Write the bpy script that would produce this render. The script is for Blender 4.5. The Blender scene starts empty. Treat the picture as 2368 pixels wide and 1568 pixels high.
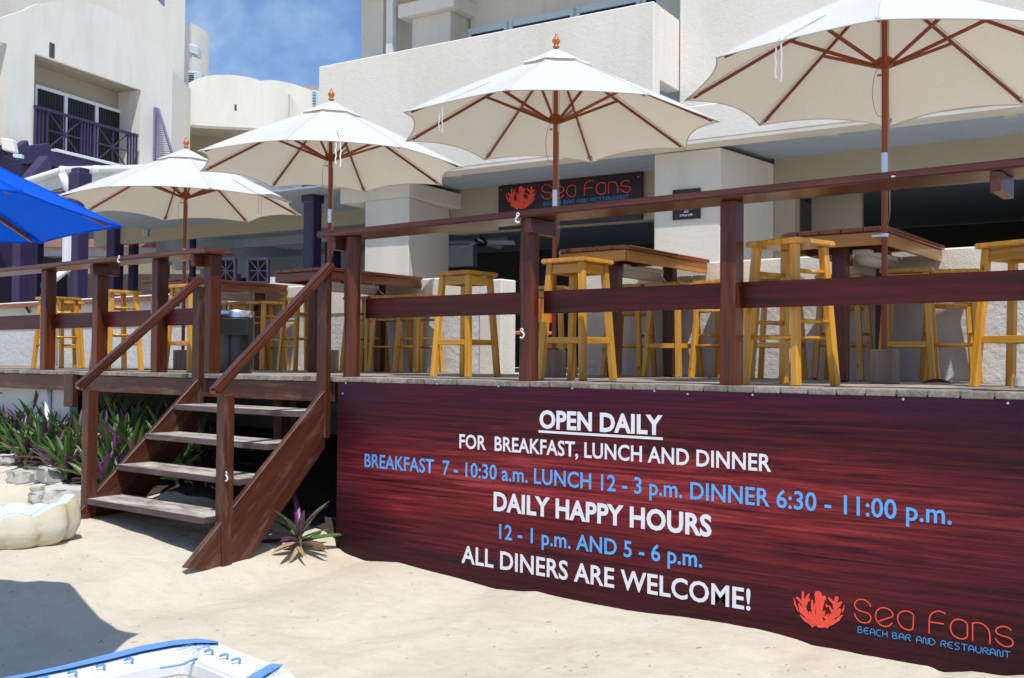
import bpy, bmesh, math, random
import numpy as np
from mathutils import Vector, Matrix, noise
random.seed(7); rnd=random.Random(11)
sc=bpy.context.scene
# ---------------------------------------------------------------- camera, sky, sun, exposure
F=2350.; PCX,PCY=1183.5,784.            # lens in units of a 2367 px wide picture
TH=math.radians(52.5); RR=.0083; PIT=math.atan((811.5+RR*3064-784)/F); ROL=math.atan(RR)
C0=Vector((0,-5.15,.12)); Z=Vector((0,0,1))
FH=Vector((-math.cos(TH),math.sin(TH),0)); R0=Vector((math.sin(TH),math.cos(TH),0))
FW=FH*math.cos(PIT)+Z*math.sin(PIT); U0=R0.cross(FW)
RT=R0*math.cos(ROL)+U0*math.sin(ROL); UP=-R0*math.sin(ROL)+U0*math.cos(ROL)
cam=bpy.data.cameras.new('camera'); camo=bpy.data.objects.new('camera',cam); sc.collection.objects.link(camo)
cam.sensor_width=36; cam.lens=36*F/2367; cam.clip_start=.05; cam.clip_end=3000
camo.matrix_world=Matrix(((RT.x,UP.x,-FW.x,C0.x),(RT.y,UP.y,-FW.y,C0.y),(RT.z,UP.z,-FW.z,C0.z),(0,0,0,1)))
sc.camera=camo
SUN=Vector((.38,-.30,1)).normalized()
w=bpy.data.worlds.new('World'); sc.world=w; w.use_nodes=True
nt=w.node_tree; nt.nodes.clear()
def nn(t,**k):
    n=nt.nodes.new(t)
    for a,b in k.items(): setattr(n,a,b)
    return n
out=nn('ShaderNodeOutputWorld'); bg=nn('ShaderNodeBackground'); sky=nn('ShaderNodeTexSky',sky_type='NISHITA')
sky.sun_disc=False; sky.sun_elevation=math.asin(SUN.z); sky.sun_rotation=math.atan2(SUN.x,SUN.y)
sky.air_density=1.0; sky.dust_density=.4; sky.ozone_density=2.5
tc=nn('ShaderNodeTexCoord'); mp=nn('ShaderNodeMapping'); mp.inputs['Scale'].default_value=(1,1,1.4); mp.inputs['Location'].default_value=(.35,.6,.05)
nz=nn('ShaderNodeTexNoise'); nz.inputs['Scale'].default_value=4.6; nz.inputs['Detail'].default_value=8; nz.inputs['Roughness'].default_value=.58; nz.inputs['Distortion'].default_value=.35
cr=nn('ShaderNodeValToRGB'); cr.color_ramp.elements[0].position=.36; cr.color_ramp.elements[1].position=.66
cr.color_ramp.elements[0].color=(.0,.0,.0,1); cr.color_ramp.elements[1].color=(.85,.85,.85,1)
mx=nn('ShaderNodeMix',data_type='RGBA'); mx.inputs['B'].default_value=(7.4,8.2,9.2,1)
L=nt.links.new
c2=nn('ShaderNodeValToRGB'); c2.color_ramp.elements[0].position=.46; c2.color_ramp.elements[0].color=(.31,.56,.90,1); c2.color_ramp.elements[1].position=.66; c2.color_ramp.elements[1].color=(.70,.84,1,1); c3=nn('ShaderNodeMix',data_type='RGBA',blend_type='MULTIPLY'); c3.inputs['Factor'].default_value=1; c3.inputs['B'].default_value=(9.6,9.6,9.6,1)
L(nz.outputs['Fac'],c2.inputs[0]); L(c2.outputs[0],c3.inputs['A']); L(c3.outputs['Result'],mx.inputs['B'])
L(tc.outputs['Generated'],mp.inputs['Vector']); L(mp.outputs[0],nz.inputs['Vector']); L(nz.outputs['Fac'],cr.inputs[0])
L(cr.outputs[0],mx.inputs['Factor']); tint=nn('ShaderNodeMix',data_type='RGBA',blend_type='MULTIPLY'); tint.inputs['Factor'].default_value=1; tint.inputs['B'].default_value=(.88,1.03,1.38,1); L(sky.outputs[0],tint.inputs['A']); L(tint.outputs['Result'],mx.inputs['A']); L(mx.outputs['Result'],bg.inputs['Color'])
bg.inputs['Strength'].default_value=.100; L(bg.outputs[0],out.inputs[0])
sl=bpy.data.lights.new('sun','SUN'); sl.energy=4.3; sl.angle=math.radians(.53); sl.color=(1,.975,.93)
so=bpy.data.objects.new('sun',sl); sc.collection.objects.link(so); so.rotation_euler=SUN.to_track_quat('Z','Y').to_euler(); so.location=(0,-20,30)
sc.view_settings.view_transform='Standard'; sc.view_settings.look='None'; sc.view_settings.exposure=0.0; sc.view_settings.gamma=1
sc.view_settings.use_curve_mapping=False
sc.render.engine='CYCLES'; sc.cycles.max_bounces=8; sc.cycles.diffuse_bounces=4

# ---------------------------------------------------------------- geometry on known planes
def ray(x,y): return FW*F+RT*(x-PCX)-UP*(y-PCY)
def onpl(o,n,x,y):
    r=ray(x,y); o=Vector(o); n=Vector(n); return C0+r*((o-C0).dot(n)/r.dot(n))
def aX(v,x,y): return onpl((v,0,0),(1,0,0),x,y)
def aY(v,x,y): return onpl((0,v,0),(0,1,0),x,y)
def aZ(v,x,y): return onpl((0,0,v),(0,0,1),x,y)
def aD(d,x,y): r=ray(x,y); return C0+r*(d/F)
BA=math.radians(5.5); BO=Vector((-3,5,0)); BU=Vector((math.cos(BA),math.sin(BA),0)); BV=Vector((-math.sin(BA),math.cos(BA),0))
def bp(u,v,z): return BO+BU*u+BV*v+Z*z

class G:
    def __init__(s): s.v=[]; s.f=[]
    def add(s,vs,fs):
        o=len(s.v); s.v+= [Vector(p) for p in vs]; s.f+=[[i+o for i in f] for f in fs]; return s
    def hexa(s,b,t):
        return s.add(list(b)+list(t),[(3,2,1,0),(4,5,6,7),(0,1,5,4),(1,2,6,5),(2,3,7,6),(3,0,4,7)])
    def box(s,a,b):
        x0,y0,z0=a; x1,y1,z1=b
        x0,x1=min(x0,x1),max(x0,x1); y0,y1=min(y0,y1),max(y0,y1); z0,z1=min(z0,z1),max(z0,z1)
        return s.hexa([(x0,y0,z0),(x1,y0,z0),(x1,y1,z0),(x0,y1,z0)],[(x0,y0,z1),(x1,y0,z1),(x1,y1,z1),(x0,y1,z1)])
    def bbox(s,u0,u1,v0,v1,z0,z1):
        return s.hexa([bp(u0,v0,z0),bp(u1,v0,z0),bp(u1,v1,z0),bp(u0,v1,z0)],[bp(u0,v0,z1),bp(u1,v0,z1),bp(u1,v1,z1),bp(u0,v1,z1)])
    def prism(s,pts,off):
        n=len(pts); off=Vector(off); a=[Vector(p) for p in pts]; b=[p+off for p in a]
        return s.add(a+b,[list(range(n))[::-1],list(range(n,2*n))]+[(i,(i+1)%n,(i+1)%n+n,i+n) for i in range(n)])
    def tube(s,path,r,n=8,cap=True):
        P=[Vector(p) for p in path]; rs=r if isinstance(r,(list,tuple)) else [r]*len(P); vs=[]; fs=[]
        ref=None
        for i,p in enumerate(P):
            t=(P[min(i+1,len(P)-1)]-P[max(i-1,0)]).normalized()
            if ref is None: ref=t.orthogonal().normalized()
            ref=(ref-t*ref.dot(t)).normalized(); b=t.cross(ref)
            for k in range(n):
                a=2*math.pi*k/n; vs.append(p+(ref*math.cos(a)+b*math.sin(a))*rs[i])
        for i in range(len(P)-1):
            for k in range(n): fs.append((i*n+k,i*n+(k+1)%n,(i+1)*n+(k+1)%n,(i+1)*n+k))
        if cap: fs+= [tuple(range(n))[::-1],tuple(range((len(P)-1)*n,len(P)*n))]
        return s.add(vs,fs)
    def lathe(s,c,prof,n=20):
        c=Vector(c); vs=[]; fs=[]
        for r,z in prof:
            for k in range(n): a=2*math.pi*k/n; vs.append(c+Vector((r*math.cos(a),r*math.sin(a),z)))
        for i in range(len(prof)-1):
            for k in range(n): fs.append((i*n+k,i*n+(k+1)%n,(i+1)*n+(k+1)%n,(i+1)*n+k))
        fs+= [tuple(range(n))[::-1],tuple(range((len(prof)-1)*n,len(prof)*n))]
        return s.add(vs,fs)
def tomesh(name,g,bev=0,smooth=False,seg=1):
    me=bpy.data.meshes.new(name); me.from_pydata([tuple(v) for v in g.v],[],g.f)
    bm=bmesh.new(); bm.from_mesh(me)
    bmesh.ops.recalc_face_normals(bm,faces=bm.faces)
    if bev: bmesh.ops.bevel(bm,geom=list(bm.edges),offset=bev,segments=seg,affect='EDGES',clamp_overlap=True)
    if smooth:
        for f in bm.faces: f.smooth=True
    bm.to_mesh(me); bm.free(); return me
COL=sc.collection
def tag(o,label=None,cat=None,group=None,kind=None):
    if label: o['label']=label
    if cat: o['category']=cat
    if group: o['group']=group
    if kind: o['kind']=kind
    return o
def thing(name,label,cat,loc=(0,0,0),rz=0,group=None):
    o=bpy.data.objects.new(name,None); COL.objects.link(o); o.location=loc; o.rotation_euler=(0,0,rz); o.empty_display_size=.1
    return tag(o,label,cat,group)
def part(name,g,m,parent=None,bev=0,smooth=False,seg=1,local=False,sharp=None):
    """world-space geometry made a child of parent (a parent never rotated unless local=True)"""
    off=Vector((0,0,0))
    if parent is not None and not local:
        p=parent
        while p is not None: off+=p.location; p=p.parent
    me=tomesh(name,g,bev,smooth,seg)
    if off.length: me.transform(Matrix.Translation(-off))
    if sharp: me.set_sharp_from_angle(angle=math.radians(sharp))
    me.materials.append(m); o=bpy.data.objects.new(name,me); COL.objects.link(o)
    if parent is not None: o.parent=parent
    return o
def align(o,axis):
    """turn the mesh frame so that local z (the grain) runs along axis; the shape stays where it is"""
    q=Vector(axis).normalized().to_track_quat('Z','X').to_matrix().to_4x4(); o.data.transform(q.inverted()); o.matrix_local=o.matrix_local@q; return o
_bc={}
def beam(name,p0,p1,wd,dp,m,parent=None,up=(0,0,1),bev=.004,local=False,seg=1):
    p0=Vector(p0); p1=Vector(p1); z=p1-p0; Ln=z.length; z.normalize(); u=Vector(up)
    y=u-z*u.dot(z)
    if y.length<1e-4: y=z.orthogonal()
    y.normalize(); x=y.cross(z)
    k=(round(wd,4),round(dp,4),round(Ln,3),bev,m.name)
    if k not in _bc:
        me=tomesh(name,G().box((-wd/2,-dp/2,-Ln/2),(wd/2,dp/2,Ln/2)),bev,seg=seg); me.materials.append(m); _bc[k]=me
    o=bpy.data.objects.new(name,_bc[k]); COL.objects.link(o)
    c=(p0+p1)/2; M=Matrix(((x.x,y.x,z.x,c.x),(x.y,y.y,z.y,c.y),(x.z,y.z,z.z,c.z),(0,0,0,1)))
    if parent is not None:
        o.parent=parent
        if not local:
            off=Vector((0,0,0)); p=parent
            while p is not None: off+=p.location; p=p.parent
            M=Matrix.Translation(-off)@M
    o.matrix_local=M
    return o
def copy_tree(o,parent=None):
    c=o.copy(); COL.objects.link(c)
    if parent is not None:
        pi=o.matrix_parent_inverse.copy(); ml=o.matrix_basis.copy(); c.parent=parent; c.matrix_parent_inverse=pi; c.matrix_basis=ml
    for ch in list(o.children): copy_tree(ch,c)
    return c

# ---------------------------------------------------------------- materials
class M_:
    def __init__(s,name):
        s.m=bpy.data.materials.new(name); s.m.use_nodes=True; s.t=s.m.node_tree; s.b=s.t.nodes['Principled BSDF']; s.o=s.t.nodes['Material Output']
    def n(s,t,**k):
        q=s.t.nodes.new(t)
        for a,b in k.items(): setattr(q,a,b)
        return q
    def l(s,a,b): s.t.links.new(a,b)
    def vec(s,scale,coord='Object',rand=True):
        tc=s.n('ShaderNodeTexCoord'); mp=s.n('ShaderNodeMapping'); mp.inputs['Scale'].default_value=scale
        src=tc.outputs[coord]
        if rand:
            oi=s.n('ShaderNodeObjectInfo'); ml=s.n('ShaderNodeMath',operation='MULTIPLY'); ml.inputs[1].default_value=17.3
            s.l(oi.outputs['Random'],ml.inputs[0]); ad=s.n('ShaderNodeVectorMath',operation='ADD'); s.l(src,ad.inputs[0]); s.l(ml.outputs[0],ad.inputs[1]); src=ad.outputs[0]
        s.l(src,mp.inputs['Vector']); return mp.outputs[0]
    def noise(s,vec,scale,detail=5,rough=.55,dist=0):
        q=s.n('ShaderNodeTexNoise'); q.inputs['Scale'].default_value=scale; q.inputs['Detail'].default_value=detail
        q.inputs['Roughness'].default_value=rough; q.inputs['Distortion'].default_value=dist; s.l(vec,q.inputs['Vector']); return q.outputs['Fac']
    def ramp(s,fac,stops):
        q=s.n('ShaderNodeValToRGB'); e=q.color_ramp.elements
        while len(e)<len(stops): e.new(.5)
        for i,(p,c) in enumerate(stops): e[i].position=p; e[i].color=(c,c,c,1) if isinstance(c,(int,float)) else (*c,1)
        s.l(fac,q.inputs[0]); return q.outputs[0]
    def mix(s,a,b,fac,mode='MIX'):
        q=s.n('ShaderNodeMix',data_type='RGBA',blend_type=mode)
        for v,k in ((a,'A'),(b,'B')):
            if isinstance(v,(tuple,list)): q.inputs[k].default_value=(*v,1)
            else: s.l(v,q.inputs[k])
        if isinstance(fac,(int,float)): q.inputs['Factor'].default_value=fac
        else: s.l(fac,q.inputs['Factor'])
        return q.outputs['Result']
    def bump(s,h,strength,dist=.01):
        q=s.n('ShaderNodeBump'); q.inputs['Strength'].default_value=strength; q.inputs['Distance'].default_value=dist; s.l(h,q.inputs['Height']); s.l(q.outputs[0],s.b.inputs['Normal']); return q
    def setc(s,c):
        if isinstance(c,(tuple,list)): s.b.inputs['Base Color'].default_value=(*c,1)
        else: s.l(c,s.b.inputs['Base Color'])
    def rough(s,v): 
        if isinstance(v,(int,float)): s.b.inputs['Roughness'].default_value=v
        else: s.l(v,s.b.inputs['Roughness'])
def plain(name,c,rough=.5,metal=0,var=.0,sc_=8):
    m=M_(name)
    if var:
        n=m.noise(m.vec((1,1,1)),sc_,4); d=tuple(x*(1-var) for x in c); e=tuple(min(1,x*(1+var)) for x in c)
        m.setc(m.ramp(n,[(.3,d),(.7,e)]))
    else: m.setc(c)
    m.rough(rough); m.b.inputs['Metallic'].default_value=metal; return m.m
def wood(name,dark,light,rough=.35,g=26,wear=None,wearamt=.5,coat=0,bump=.25,knots=False,stretch=.05,dust=0):
    m=M_(name); v=m.vec((1,1,stretch)); n=m.noise(v,g,6,.6,1.2); c=m.ramp(n,[(.3,dark),(.68,light)])
    big=m.noise(m.vec((1,1,.25)),3.5,3); c=m.mix(c,tuple(x*.55 for x in dark),m.ramp(big,[(.5,0),(.8,.55)]))
    if knots:
        vo=m.n('ShaderNodeTexVoronoi'); vo.inputs['Scale'].default_value=5; m.l(m.vec((1.6,1.6,.8)),vo.inputs['Vector'])
        c=m.mix(c,(.13,.035,.008),m.ramp(vo.outputs['Distance'],[(.03,.95),(.10,0)]))
    r=rough
    if wear:
        wn=m.noise(m.vec((1,1,.22)),11,8,.72,.4); wf=m.ramp(wn,[(.56-.1*wearamt,0),(.74,wearamt)]); c=m.mix(c,wear,wf)
        mm=m.n('ShaderNodeMapRange'); mm.inputs['To Min'].default_value=rough; mm.inputs['To Max'].default_value=.85; m.l(wf,mm.inputs['Value']); r=mm.outputs[0]
    oi=m.n('ShaderNodeObjectInfo'); hv=m.n('ShaderNodeHueSaturation'); mr_=m.n('ShaderNodeMapRange'); mr_.inputs['To Min'].default_value=.78; mr_.inputs['To Max'].default_value=1.14; m.l(oi.outputs['Random'],mr_.inputs['Value']); m.l(mr_.outputs[0],hv.inputs['Value']); m.l(c,hv.inputs['Color']); c=hv.outputs[0]
    if dust:
        ge=m.n('ShaderNodeNewGeometry'); sx=m.n('ShaderNodeSeparateXYZ'); m.l(ge.outputs['Normal'],sx.inputs[0]); dn=m.noise(m.vec((1,1,.35)),9,8,.7,.5)
        mu=m.n('ShaderNodeMath',operation='MULTIPLY'); m.l(m.ramp(sx.outputs['Z'],[(.8,0),(.95,1)]),mu.inputs[0]); m.l(m.ramp(dn,[(.36,.12),(.58,dust)]),mu.inputs[1]); c=m.mix(c,(.60,.53,.45),mu.outputs[0])
    m.b.inputs['Specular IOR Level'].default_value=.35; m.setc(c); m.rough(r); m.b.inputs['Coat Weight'].default_value=coat; m.b.inputs['Coat Roughness'].default_value=.12
    m.bump(n,bump,.004); return m.m
def stucco(name,c,amp=.5,scale=55,stain=.12,dirt=(.42,.38,.3)):
    m=M_(name); v=m.vec((1,1,1),rand=False); n=m.noise(v,scale,6,.65); k=m.noise(v,scale*.3,4,.6)
    big=m.noise(m.vec((1,1,.35),rand=False),.9,7,.62,.3)
    cc=m.ramp(n,[(.25,tuple(x*.93 for x in c)),(.7,c)]); cc=m.mix(cc,dirt,m.ramp(big,[(.45,0),(.85,stain*2.2)]))
    st=m.noise(m.vec((2.2,2.2,.12),rand=False),3,6,.6); cc=m.mix(cc,dirt,m.ramp(st,[(.55,0),(.82,stain)]))
    m.setc(cc); m.rough(.92)
    ad=m.n('ShaderNodeMath',operation='ADD'); m.l(n,ad.inputs[0]); m.l(k,ad.inputs[1]); m.bump(ad.outputs[0],amp,.012); return m.m
MAT={}
MAT['rail']=wood('dark_red_stained_wood',(.054,.014,.007),(.165,.048,.025),.3,30,(.28,.16,.12),.15,.16,.2)
MAT['post']=wood('dark_brown_stained_wood',(.044,.010,.004),(.145,.034,.012),.34,22,(.24,.12,.09),.2,.12,.2)
MAT['plum']=wood('plum_stained_plank',(.038,.003,.003),(.15,.012,.009),.42,22,None,0,.05,.1)
MAT['stair']=wood('worn_stair_wood',(.050,.013,.006),(.115,.031,.013),.46,20,(.36,.27,.21),.38,.1,.3)
MAT['tread']=wood('sandy_worn_tread',(.075,.045,.045),(.15,.105,.10),.6,30,(.50,.43,.37),.35,0,.4,dust=.9)
MAT['deck']=wood('weathered_deck_board',(.20,.165,.135),(.42,.36,.30),.85,24,(.16,.13,.11),.5,0,.7)
MAT['pine']=wood('golden_varnished_pine',(.55,.22,.014),(.84,.45,.045),.28,20,None,0,.5,.12,True)
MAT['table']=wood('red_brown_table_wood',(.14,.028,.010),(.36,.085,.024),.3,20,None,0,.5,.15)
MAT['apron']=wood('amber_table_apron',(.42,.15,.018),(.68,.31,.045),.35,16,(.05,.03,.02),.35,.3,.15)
MAT['uwood']=wood('orange_umbrella_wood',(.21,.040,.011),(.34,.072,.019),.38,14,None,0,.15,.1)
MAT['blockw']=wood('grey_timber_block',(.16,.12,.09),(.34,.28,.22),.9,10,None,0,0,.4)
MAT['stucco']=stucco('cream_stucco',(.81,.765,.675),.34,50,.20)
MAT['stucco2']=stucco('warm_stucco',(.72,.67,.575),.28,50,.28)
MAT['rough']=stucco('rough_cast_wall',(.70,.68,.64),1.0,17,.14)
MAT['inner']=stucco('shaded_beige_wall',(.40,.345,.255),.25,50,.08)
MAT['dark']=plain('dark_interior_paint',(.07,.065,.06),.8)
MAT['ceil']=plain('grey_blue_ceiling',(.36,.41,.46),.8,0,.06)
MAT['white']=plain('white_gloss_paint',(.78,.79,.80),.4,0,.05)
MAT['whitew']=plain('weathered_white_boards',(.72,.72,.70),.55,0,.12,3)
MAT['purple']=plain('dark_purple_paint',(.036,.022,.074),.45,0,.12)
MAT['lilac']=plain('lilac_shutter_paint',(.25,.20,.36),.5,0,.08)
MAT['metal']=plain('brushed_aluminium',(.72,.72,.74),.28,1)
MAT['steel']=plain('polished_steel_rim',(.75,.75,.76),.28,1)
MAT['black']=plain('black_plastic',(.010,.011,.015),.35,0,.3,30)
MAT['void']=plain('unlit_black',(.004,.004,.005),.8)
MAT['glass']=plain('dark_window_glass',(.012,.016,.024),.06)
MAT['curt']=plain('taupe_curtain',(.028,.025,.021),.9)
MAT['rope']=plain('beige_cord',(.45,.38,.28),.9)
MAT['ac']=plain('pale_ac_casing',(.55,.65,.70),.5)
MAT['orange']=plain('orange_plastic',(.80,.11,.015),.4)
MAT['pipe']=plain('white_pvc',(.80,.81,.83),.35)
MAT['lamp']=plain('translucent_lamp_cover',(.62,.56,.46),.25)
MAT['leafdry']=plain('dry_red_leaf',(.28,.055,.03),.6,0,.3,30)
MAT['straw']=plain('dry_straw_leaf',(.42,.30,.17),.8,0,.3,20)
MAT['textw']=plain('white_print',(.80,.80,.84),.3)
MAT['textb']=plain('blue_print',(.10,.40,.86),.3)
MAT['coral']=plain('coral_red_print',(.88,.075,.04),.3)
MAT['cyan']=plain('cyan_print',(.03,.33,.78),.3)
MAT['candle']=plain('frosted_glass',(.6,.62,.58),.3)
MAT['rock']=stucco('coral_rock',(.70,.67,.61),1.0,22,.22,(.2,.18,.15))
MAT['roofred']=plain('faded_roof_tiles',(.40,.22,.17),.8,0,.2)
def canvas(name,c,tr,trf,dirt=0):
    m=M_(name); v=m.vec((1,1,1),rand=True); n=m.noise(v,260,2,.5); c1=m.mix(c,tuple(x*.9 for x in c),n)
    if dirt:
        d=m.noise(v,38,5,.75); c1=m.mix(c1,(.32,.26,.16),m.ramp(d,[(.66,0),(.80,dirt)]))
        d2=m.noise(v,2.2,4,.6); c1=m.mix(c1,(.55,.5,.42),m.ramp(d2,[(.5,0),(.9,dirt)]))
    m.setc(c1); m.rough(.9); m.b.inputs['Specular IOR Level'].default_value=.15
    t=m.n('ShaderNodeBsdfTranslucent'); t.inputs['Color'].default_value=(*tr,1); mx=m.n('ShaderNodeMixShader'); mx.inputs[0].default_value=trf
    w_=m.noise(v,5,5,.55,1.2); m.bump(w_,.45,.03)
    m.l(m.b.outputs[0],mx.inputs[1]); m.l(t.outputs[0],mx.inputs[2]); m.l(mx.outputs[0],m.o.inputs['Surface']); return m.m
MAT['canvas']=canvas('off_white_canvas',(.76,.775,.79),(.84,.71,.52),.26,.30)
MAT['blue']=canvas('royal_blue_canvas',(.0,.11,.78),(.0,.08,.62),.22)
MAT['strap']=canvas('pale_blue_webbing',(.17,.36,.74),(.1,.2,.7),.1)
MAT['tie']=plain('white_tie_tape',(.8,.78,.72),.8)
def leafmat(name,top,bot):
    m=M_(name); ge=m.n('ShaderNodeNewGeometry'); oi=m.n('ShaderNodeObjectInfo'); n=m.noise(m.vec((9,9,1)),12,3)
    t=m.mix(top,tuple(min(1,x*2.1+.03) for x in top),m.ramp(n,[(.35,0),(.75,.8)])); t=m.mix(t,(.30,.30,.05),m.ramp(oi.outputs['Random'],[(.80,0),(1,.75)]))
    fl=m.n('ShaderNodeMath',operation='MULTIPLY'); m.l(ge.outputs['Backfacing'],fl.inputs[0]); m.l(m.ramp(oi.outputs['Random'],[(.50,.08),(.56,1)]),fl.inputs[1]); c=m.mix(t,bot,fl.outputs[0]); m.setc(c); m.rough(.38)
    tr=m.n('ShaderNodeBsdfTranslucent'); m.l(c,tr.inputs['Color']); mx=m.n('ShaderNodeMixShader'); mx.inputs[0].default_value=.18
    m.l(m.b.outputs[0],mx.inputs[1]); m.l(tr.outputs[0],mx.inputs[2]); m.l(mx.outputs[0],m.o.inputs['Surface']); return m.m
MAT['leaf']=leafmat('green_leaf_with_purple_underside',(.07,.15,.03),(.10,.018,.085))
MAT['leaf2']=leafmat('purple_leaf',(.085,.030,.070),(.12,.02,.10))
MAT['leafg']=leafmat('glossy_green_leaf',(.03,.10,.02),(.04,.10,.03))
def sandmat():
    m=M_('pale_coral_sand'); v=m.vec((1,1,1),rand=False)
    big=m.noise(v,1.3,6,.6,.4); mid=m.noise(v,11,6,.6); fine=m.noise(v,260,3,.7)
    c=m.ramp(big,[(.3,(.61,.53,.395)),(.55,(.70,.625,.485)),(.8,(.73,.67,.55))])
    c=m.mix(c,(.56,.44,.30),m.ramp(mid,[(.52,0),(.8,.5)])); c=m.mix(c,(.36,.28,.20),m.ramp(fine,[(.62,0),(.78,.55)]))
    sp=m.noise(v,75,2,.5); c=m.mix(c,(.16,.11,.07),m.ramp(sp,[(.72,0),(.76,.85)]))
    m.setc(c); m.rough(.95); m.b.inputs['Specular IOR Level'].default_value=.2
    a=m.n('ShaderNodeMath',operation='MULTIPLY_ADD'); m.l(mid,a.inputs[0]); a.inputs[1].default_value=3.0; m.l(fine,a.inputs[2]); m.bump(a.outputs[0],.8,.007); return m.m
MAT['sand']=sandmat()
MAT['soil_and_shade']=stucco('soil_with_deck_shade',(.045,.034,.026),1.0,30,.2,(.12,.09,.06))  # planting soil, darkened so the under-deck shade is in its colour
def bannermat():
    m=M_('printed_wood_grain_banner'); tc=m.n('ShaderNodeTexCoord'); sp=m.n('ShaderNodeSeparateXYZ'); m.l(tc.outputs['Object'],sp.inputs[0])
    sw=m.noise(m.vec((.55,1,4.5),rand=False),1.5,8,.62,1.4); st=m.noise(m.vec((.35,1,13),rand=False),3.0,8,.72,.6); fi=m.noise(m.vec((5,1,85),rand=False),6,5,.75)
    mr=m.n('ShaderNodeMapRange'); mr.inputs['From Min'].default_value=-.65; mr.inputs['From Max'].default_value=.58; m.l(sp.outputs['Z'],mr.inputs['Value'])
    wob=m.n('ShaderNodeMath',operation='MULTIPLY_ADD'); m.l(sw,wob.inputs[0]); wob.inputs[1].default_value=.5; m.l(mr.outputs[0],wob.inputs[2])
    band=m.ramp(wob.outputs[0],[(.28,.25),(.50,.55),(.78,1.0),(.98,.42),(1,.35)])
    ad=m.n('ShaderNodeMath',operation='MULTIPLY'); m.l(band,ad.inputs[0]); m.l(m.ramp(st,[(.32,.12),(.62,1)]),ad.inputs[1])
    c=m.ramp(ad.outputs[0],[(.03,(.012,.004,.008)),(.22,(.060,.009,.014)),(.55,(.19,.019,.024)),(.90,(.38,.050,.054))])
    ex=m.n('ShaderNodeMath',operation='ABSOLUTE'); m.l(sp.outputs['X'],ex.inputs[0])
    hx=m.n('ShaderNodeMapRange'); hx.inputs['From Min'].default_value=-.6; hx.inputs['From Max'].default_value=1.9; m.l(sp.outputs['X'],hx.inputs['Value'])
    c=m.mix(c,(.014,.006,.011),m.ramp(hx.outputs[0],[(.40,0),(1,.85)])); hl=m.n('ShaderNodeMapRange'); hl.inputs['From Min'].default_value=-3.2; hl.inputs['From Max'].default_value=-2.3; m.l(sp.outputs['X'],hl.inputs['Value']); c=m.mix((.010,.006,.012),c,m.ramp(hl.outputs[0],[(0,.25),(.8,1)]))
    c=m.mix(c,(.030,.008,.040),m.ramp(mr.outputs[0],[(.80,0),(1,.45)]))
    c=m.mix(c,(.22,.05,.06),m.ramp(fi,[(.55,0),(.75,.35)])); c=m.mix(c,(.004,.003,.006),m.ramp(fi,[(.28,.6),(.42,0)]))
    m.setc(c); m.rough(.35); m.b.inputs['Specular IOR Level'].default_value=.16; return m.m
MAT['banner']=bannermat()
MAT['signb']=plain('dark_plum_sign_board',(.018,.006,.010),.35,0,.4,6)
def shellmat():
    m=M_('weathered_painted_concrete'); v=m.vec((1,1,1)); n=m.noise(v,90,4,.7); g=m.n('ShaderNodeTexCoord'); s_=m.n('ShaderNodeSeparateXYZ'); m.l(g.outputs['Object'],s_.inputs[0])
    b=m.noise(v,4,5); c=m.ramp(b,[(.3,(.60,.52,.34)),(.6,(.66,.62,.50)),(.8,(.48,.48,.46))]); c=m.mix(c,(.36,.31,.22),m.ramp(n,[(.55,0),(.8,.5)])); m.setc(c); m.rough(.9); m.bump(n,.6,.006); return m.m
MAT['shell']=shellmat(); MAT['shellw']=plain('pale_blue_white_paint',(.62,.72,.76),.8,0,.08,30)

# ---------------------------------------------------------------- ground
bl=[(752,1245),(800,1280),(845,1297),(920,1300),(985,1318),(1060,1337),(1146,1362),(1206,1367),(1240,1367),(1290,1380),(1402,1402),(1445,1410),(1500,1418),(1585,1427),(1682,1442),(1765,1457),(1846,1479),(1877,1492),(1939,1502),(1995,1514),(2055,1524),(2107,1534),(2150,1540),(2178,1555),(2250,1552),(2320,1563),(2367,1560)]
prof=[(aY(-.02,x,y).x,aY(-.02,x,y).z) for x,y in bl]
px_=[-60,-14,-9.5,-8.2,-7.2,-6.4,-5.75]+[p[0] for p in prof]+[60]
pz_=[-.9,-.93,-.97,-.99,-1.02,-1.08,-1.15]+[p[1] for p in prof]+[prof[-1][1]-.02]
FOOT=[(-6.2,-1.5,1.9),(-5.9,-1.75,1.8),(-6.05,-2.05,2.0),(-5.6,-2.3,1.9),(-5.0,-1.35,.6),(-4.6,-1.2,.5),(-4.3,-1.4,.6),(-3.8,-1.3,.4),(-3.5,-1.5,.5),(-3.0,-1.45,.3),(-6.7,-1.35,1.4),(-5.3,-1.0,2.4)]
def sandz(x,y):
    b=float(np.interp(x,px_,pz_))
    if y<-.1: b-= .055*(min(-y-.1,4.5)) if y>-9 else .055*4.4
    if y<-1: b+= .0
    # planted bed at the left rises towards the wall
    if x<-7.3: b+= .22*min(1,max(0,(y+.9)/1.2))*min(1,(-7.3-x)/.8)
    elif y>.3: b= b*.6-1.13*.4
    if y>20 or x<-30 or x>20 or y<-20: return b
    amp=min(1,max(.0,(abs(y+.02))/.35)) 
    for fx,fy,fa in FOOT:
        dx,dy=x-fx,y-fy
        if dx*dx+dy*dy<.06:
            u_=dx*math.cos(fa)+dy*math.sin(fa); v_=-dx*math.sin(fa)+dy*math.cos(fa); q=(u_/.14)**2+(v_/.06)**2
            b+= -.010*math.exp(-q*1.4)+.004*math.exp(-((q-1.9)/.8)**2)
    n=noise.noise(Vector((x*1.1,y*1.3,.3)))*.022+noise.noise(Vector((x*3.3,y*3.3,1.3)))*.012+noise.noise(Vector((x*9,y*11,2.3)))*.005
    return b+n*amp+noise.noise(Vector((x*26,y*30,5)))*.0018
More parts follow.
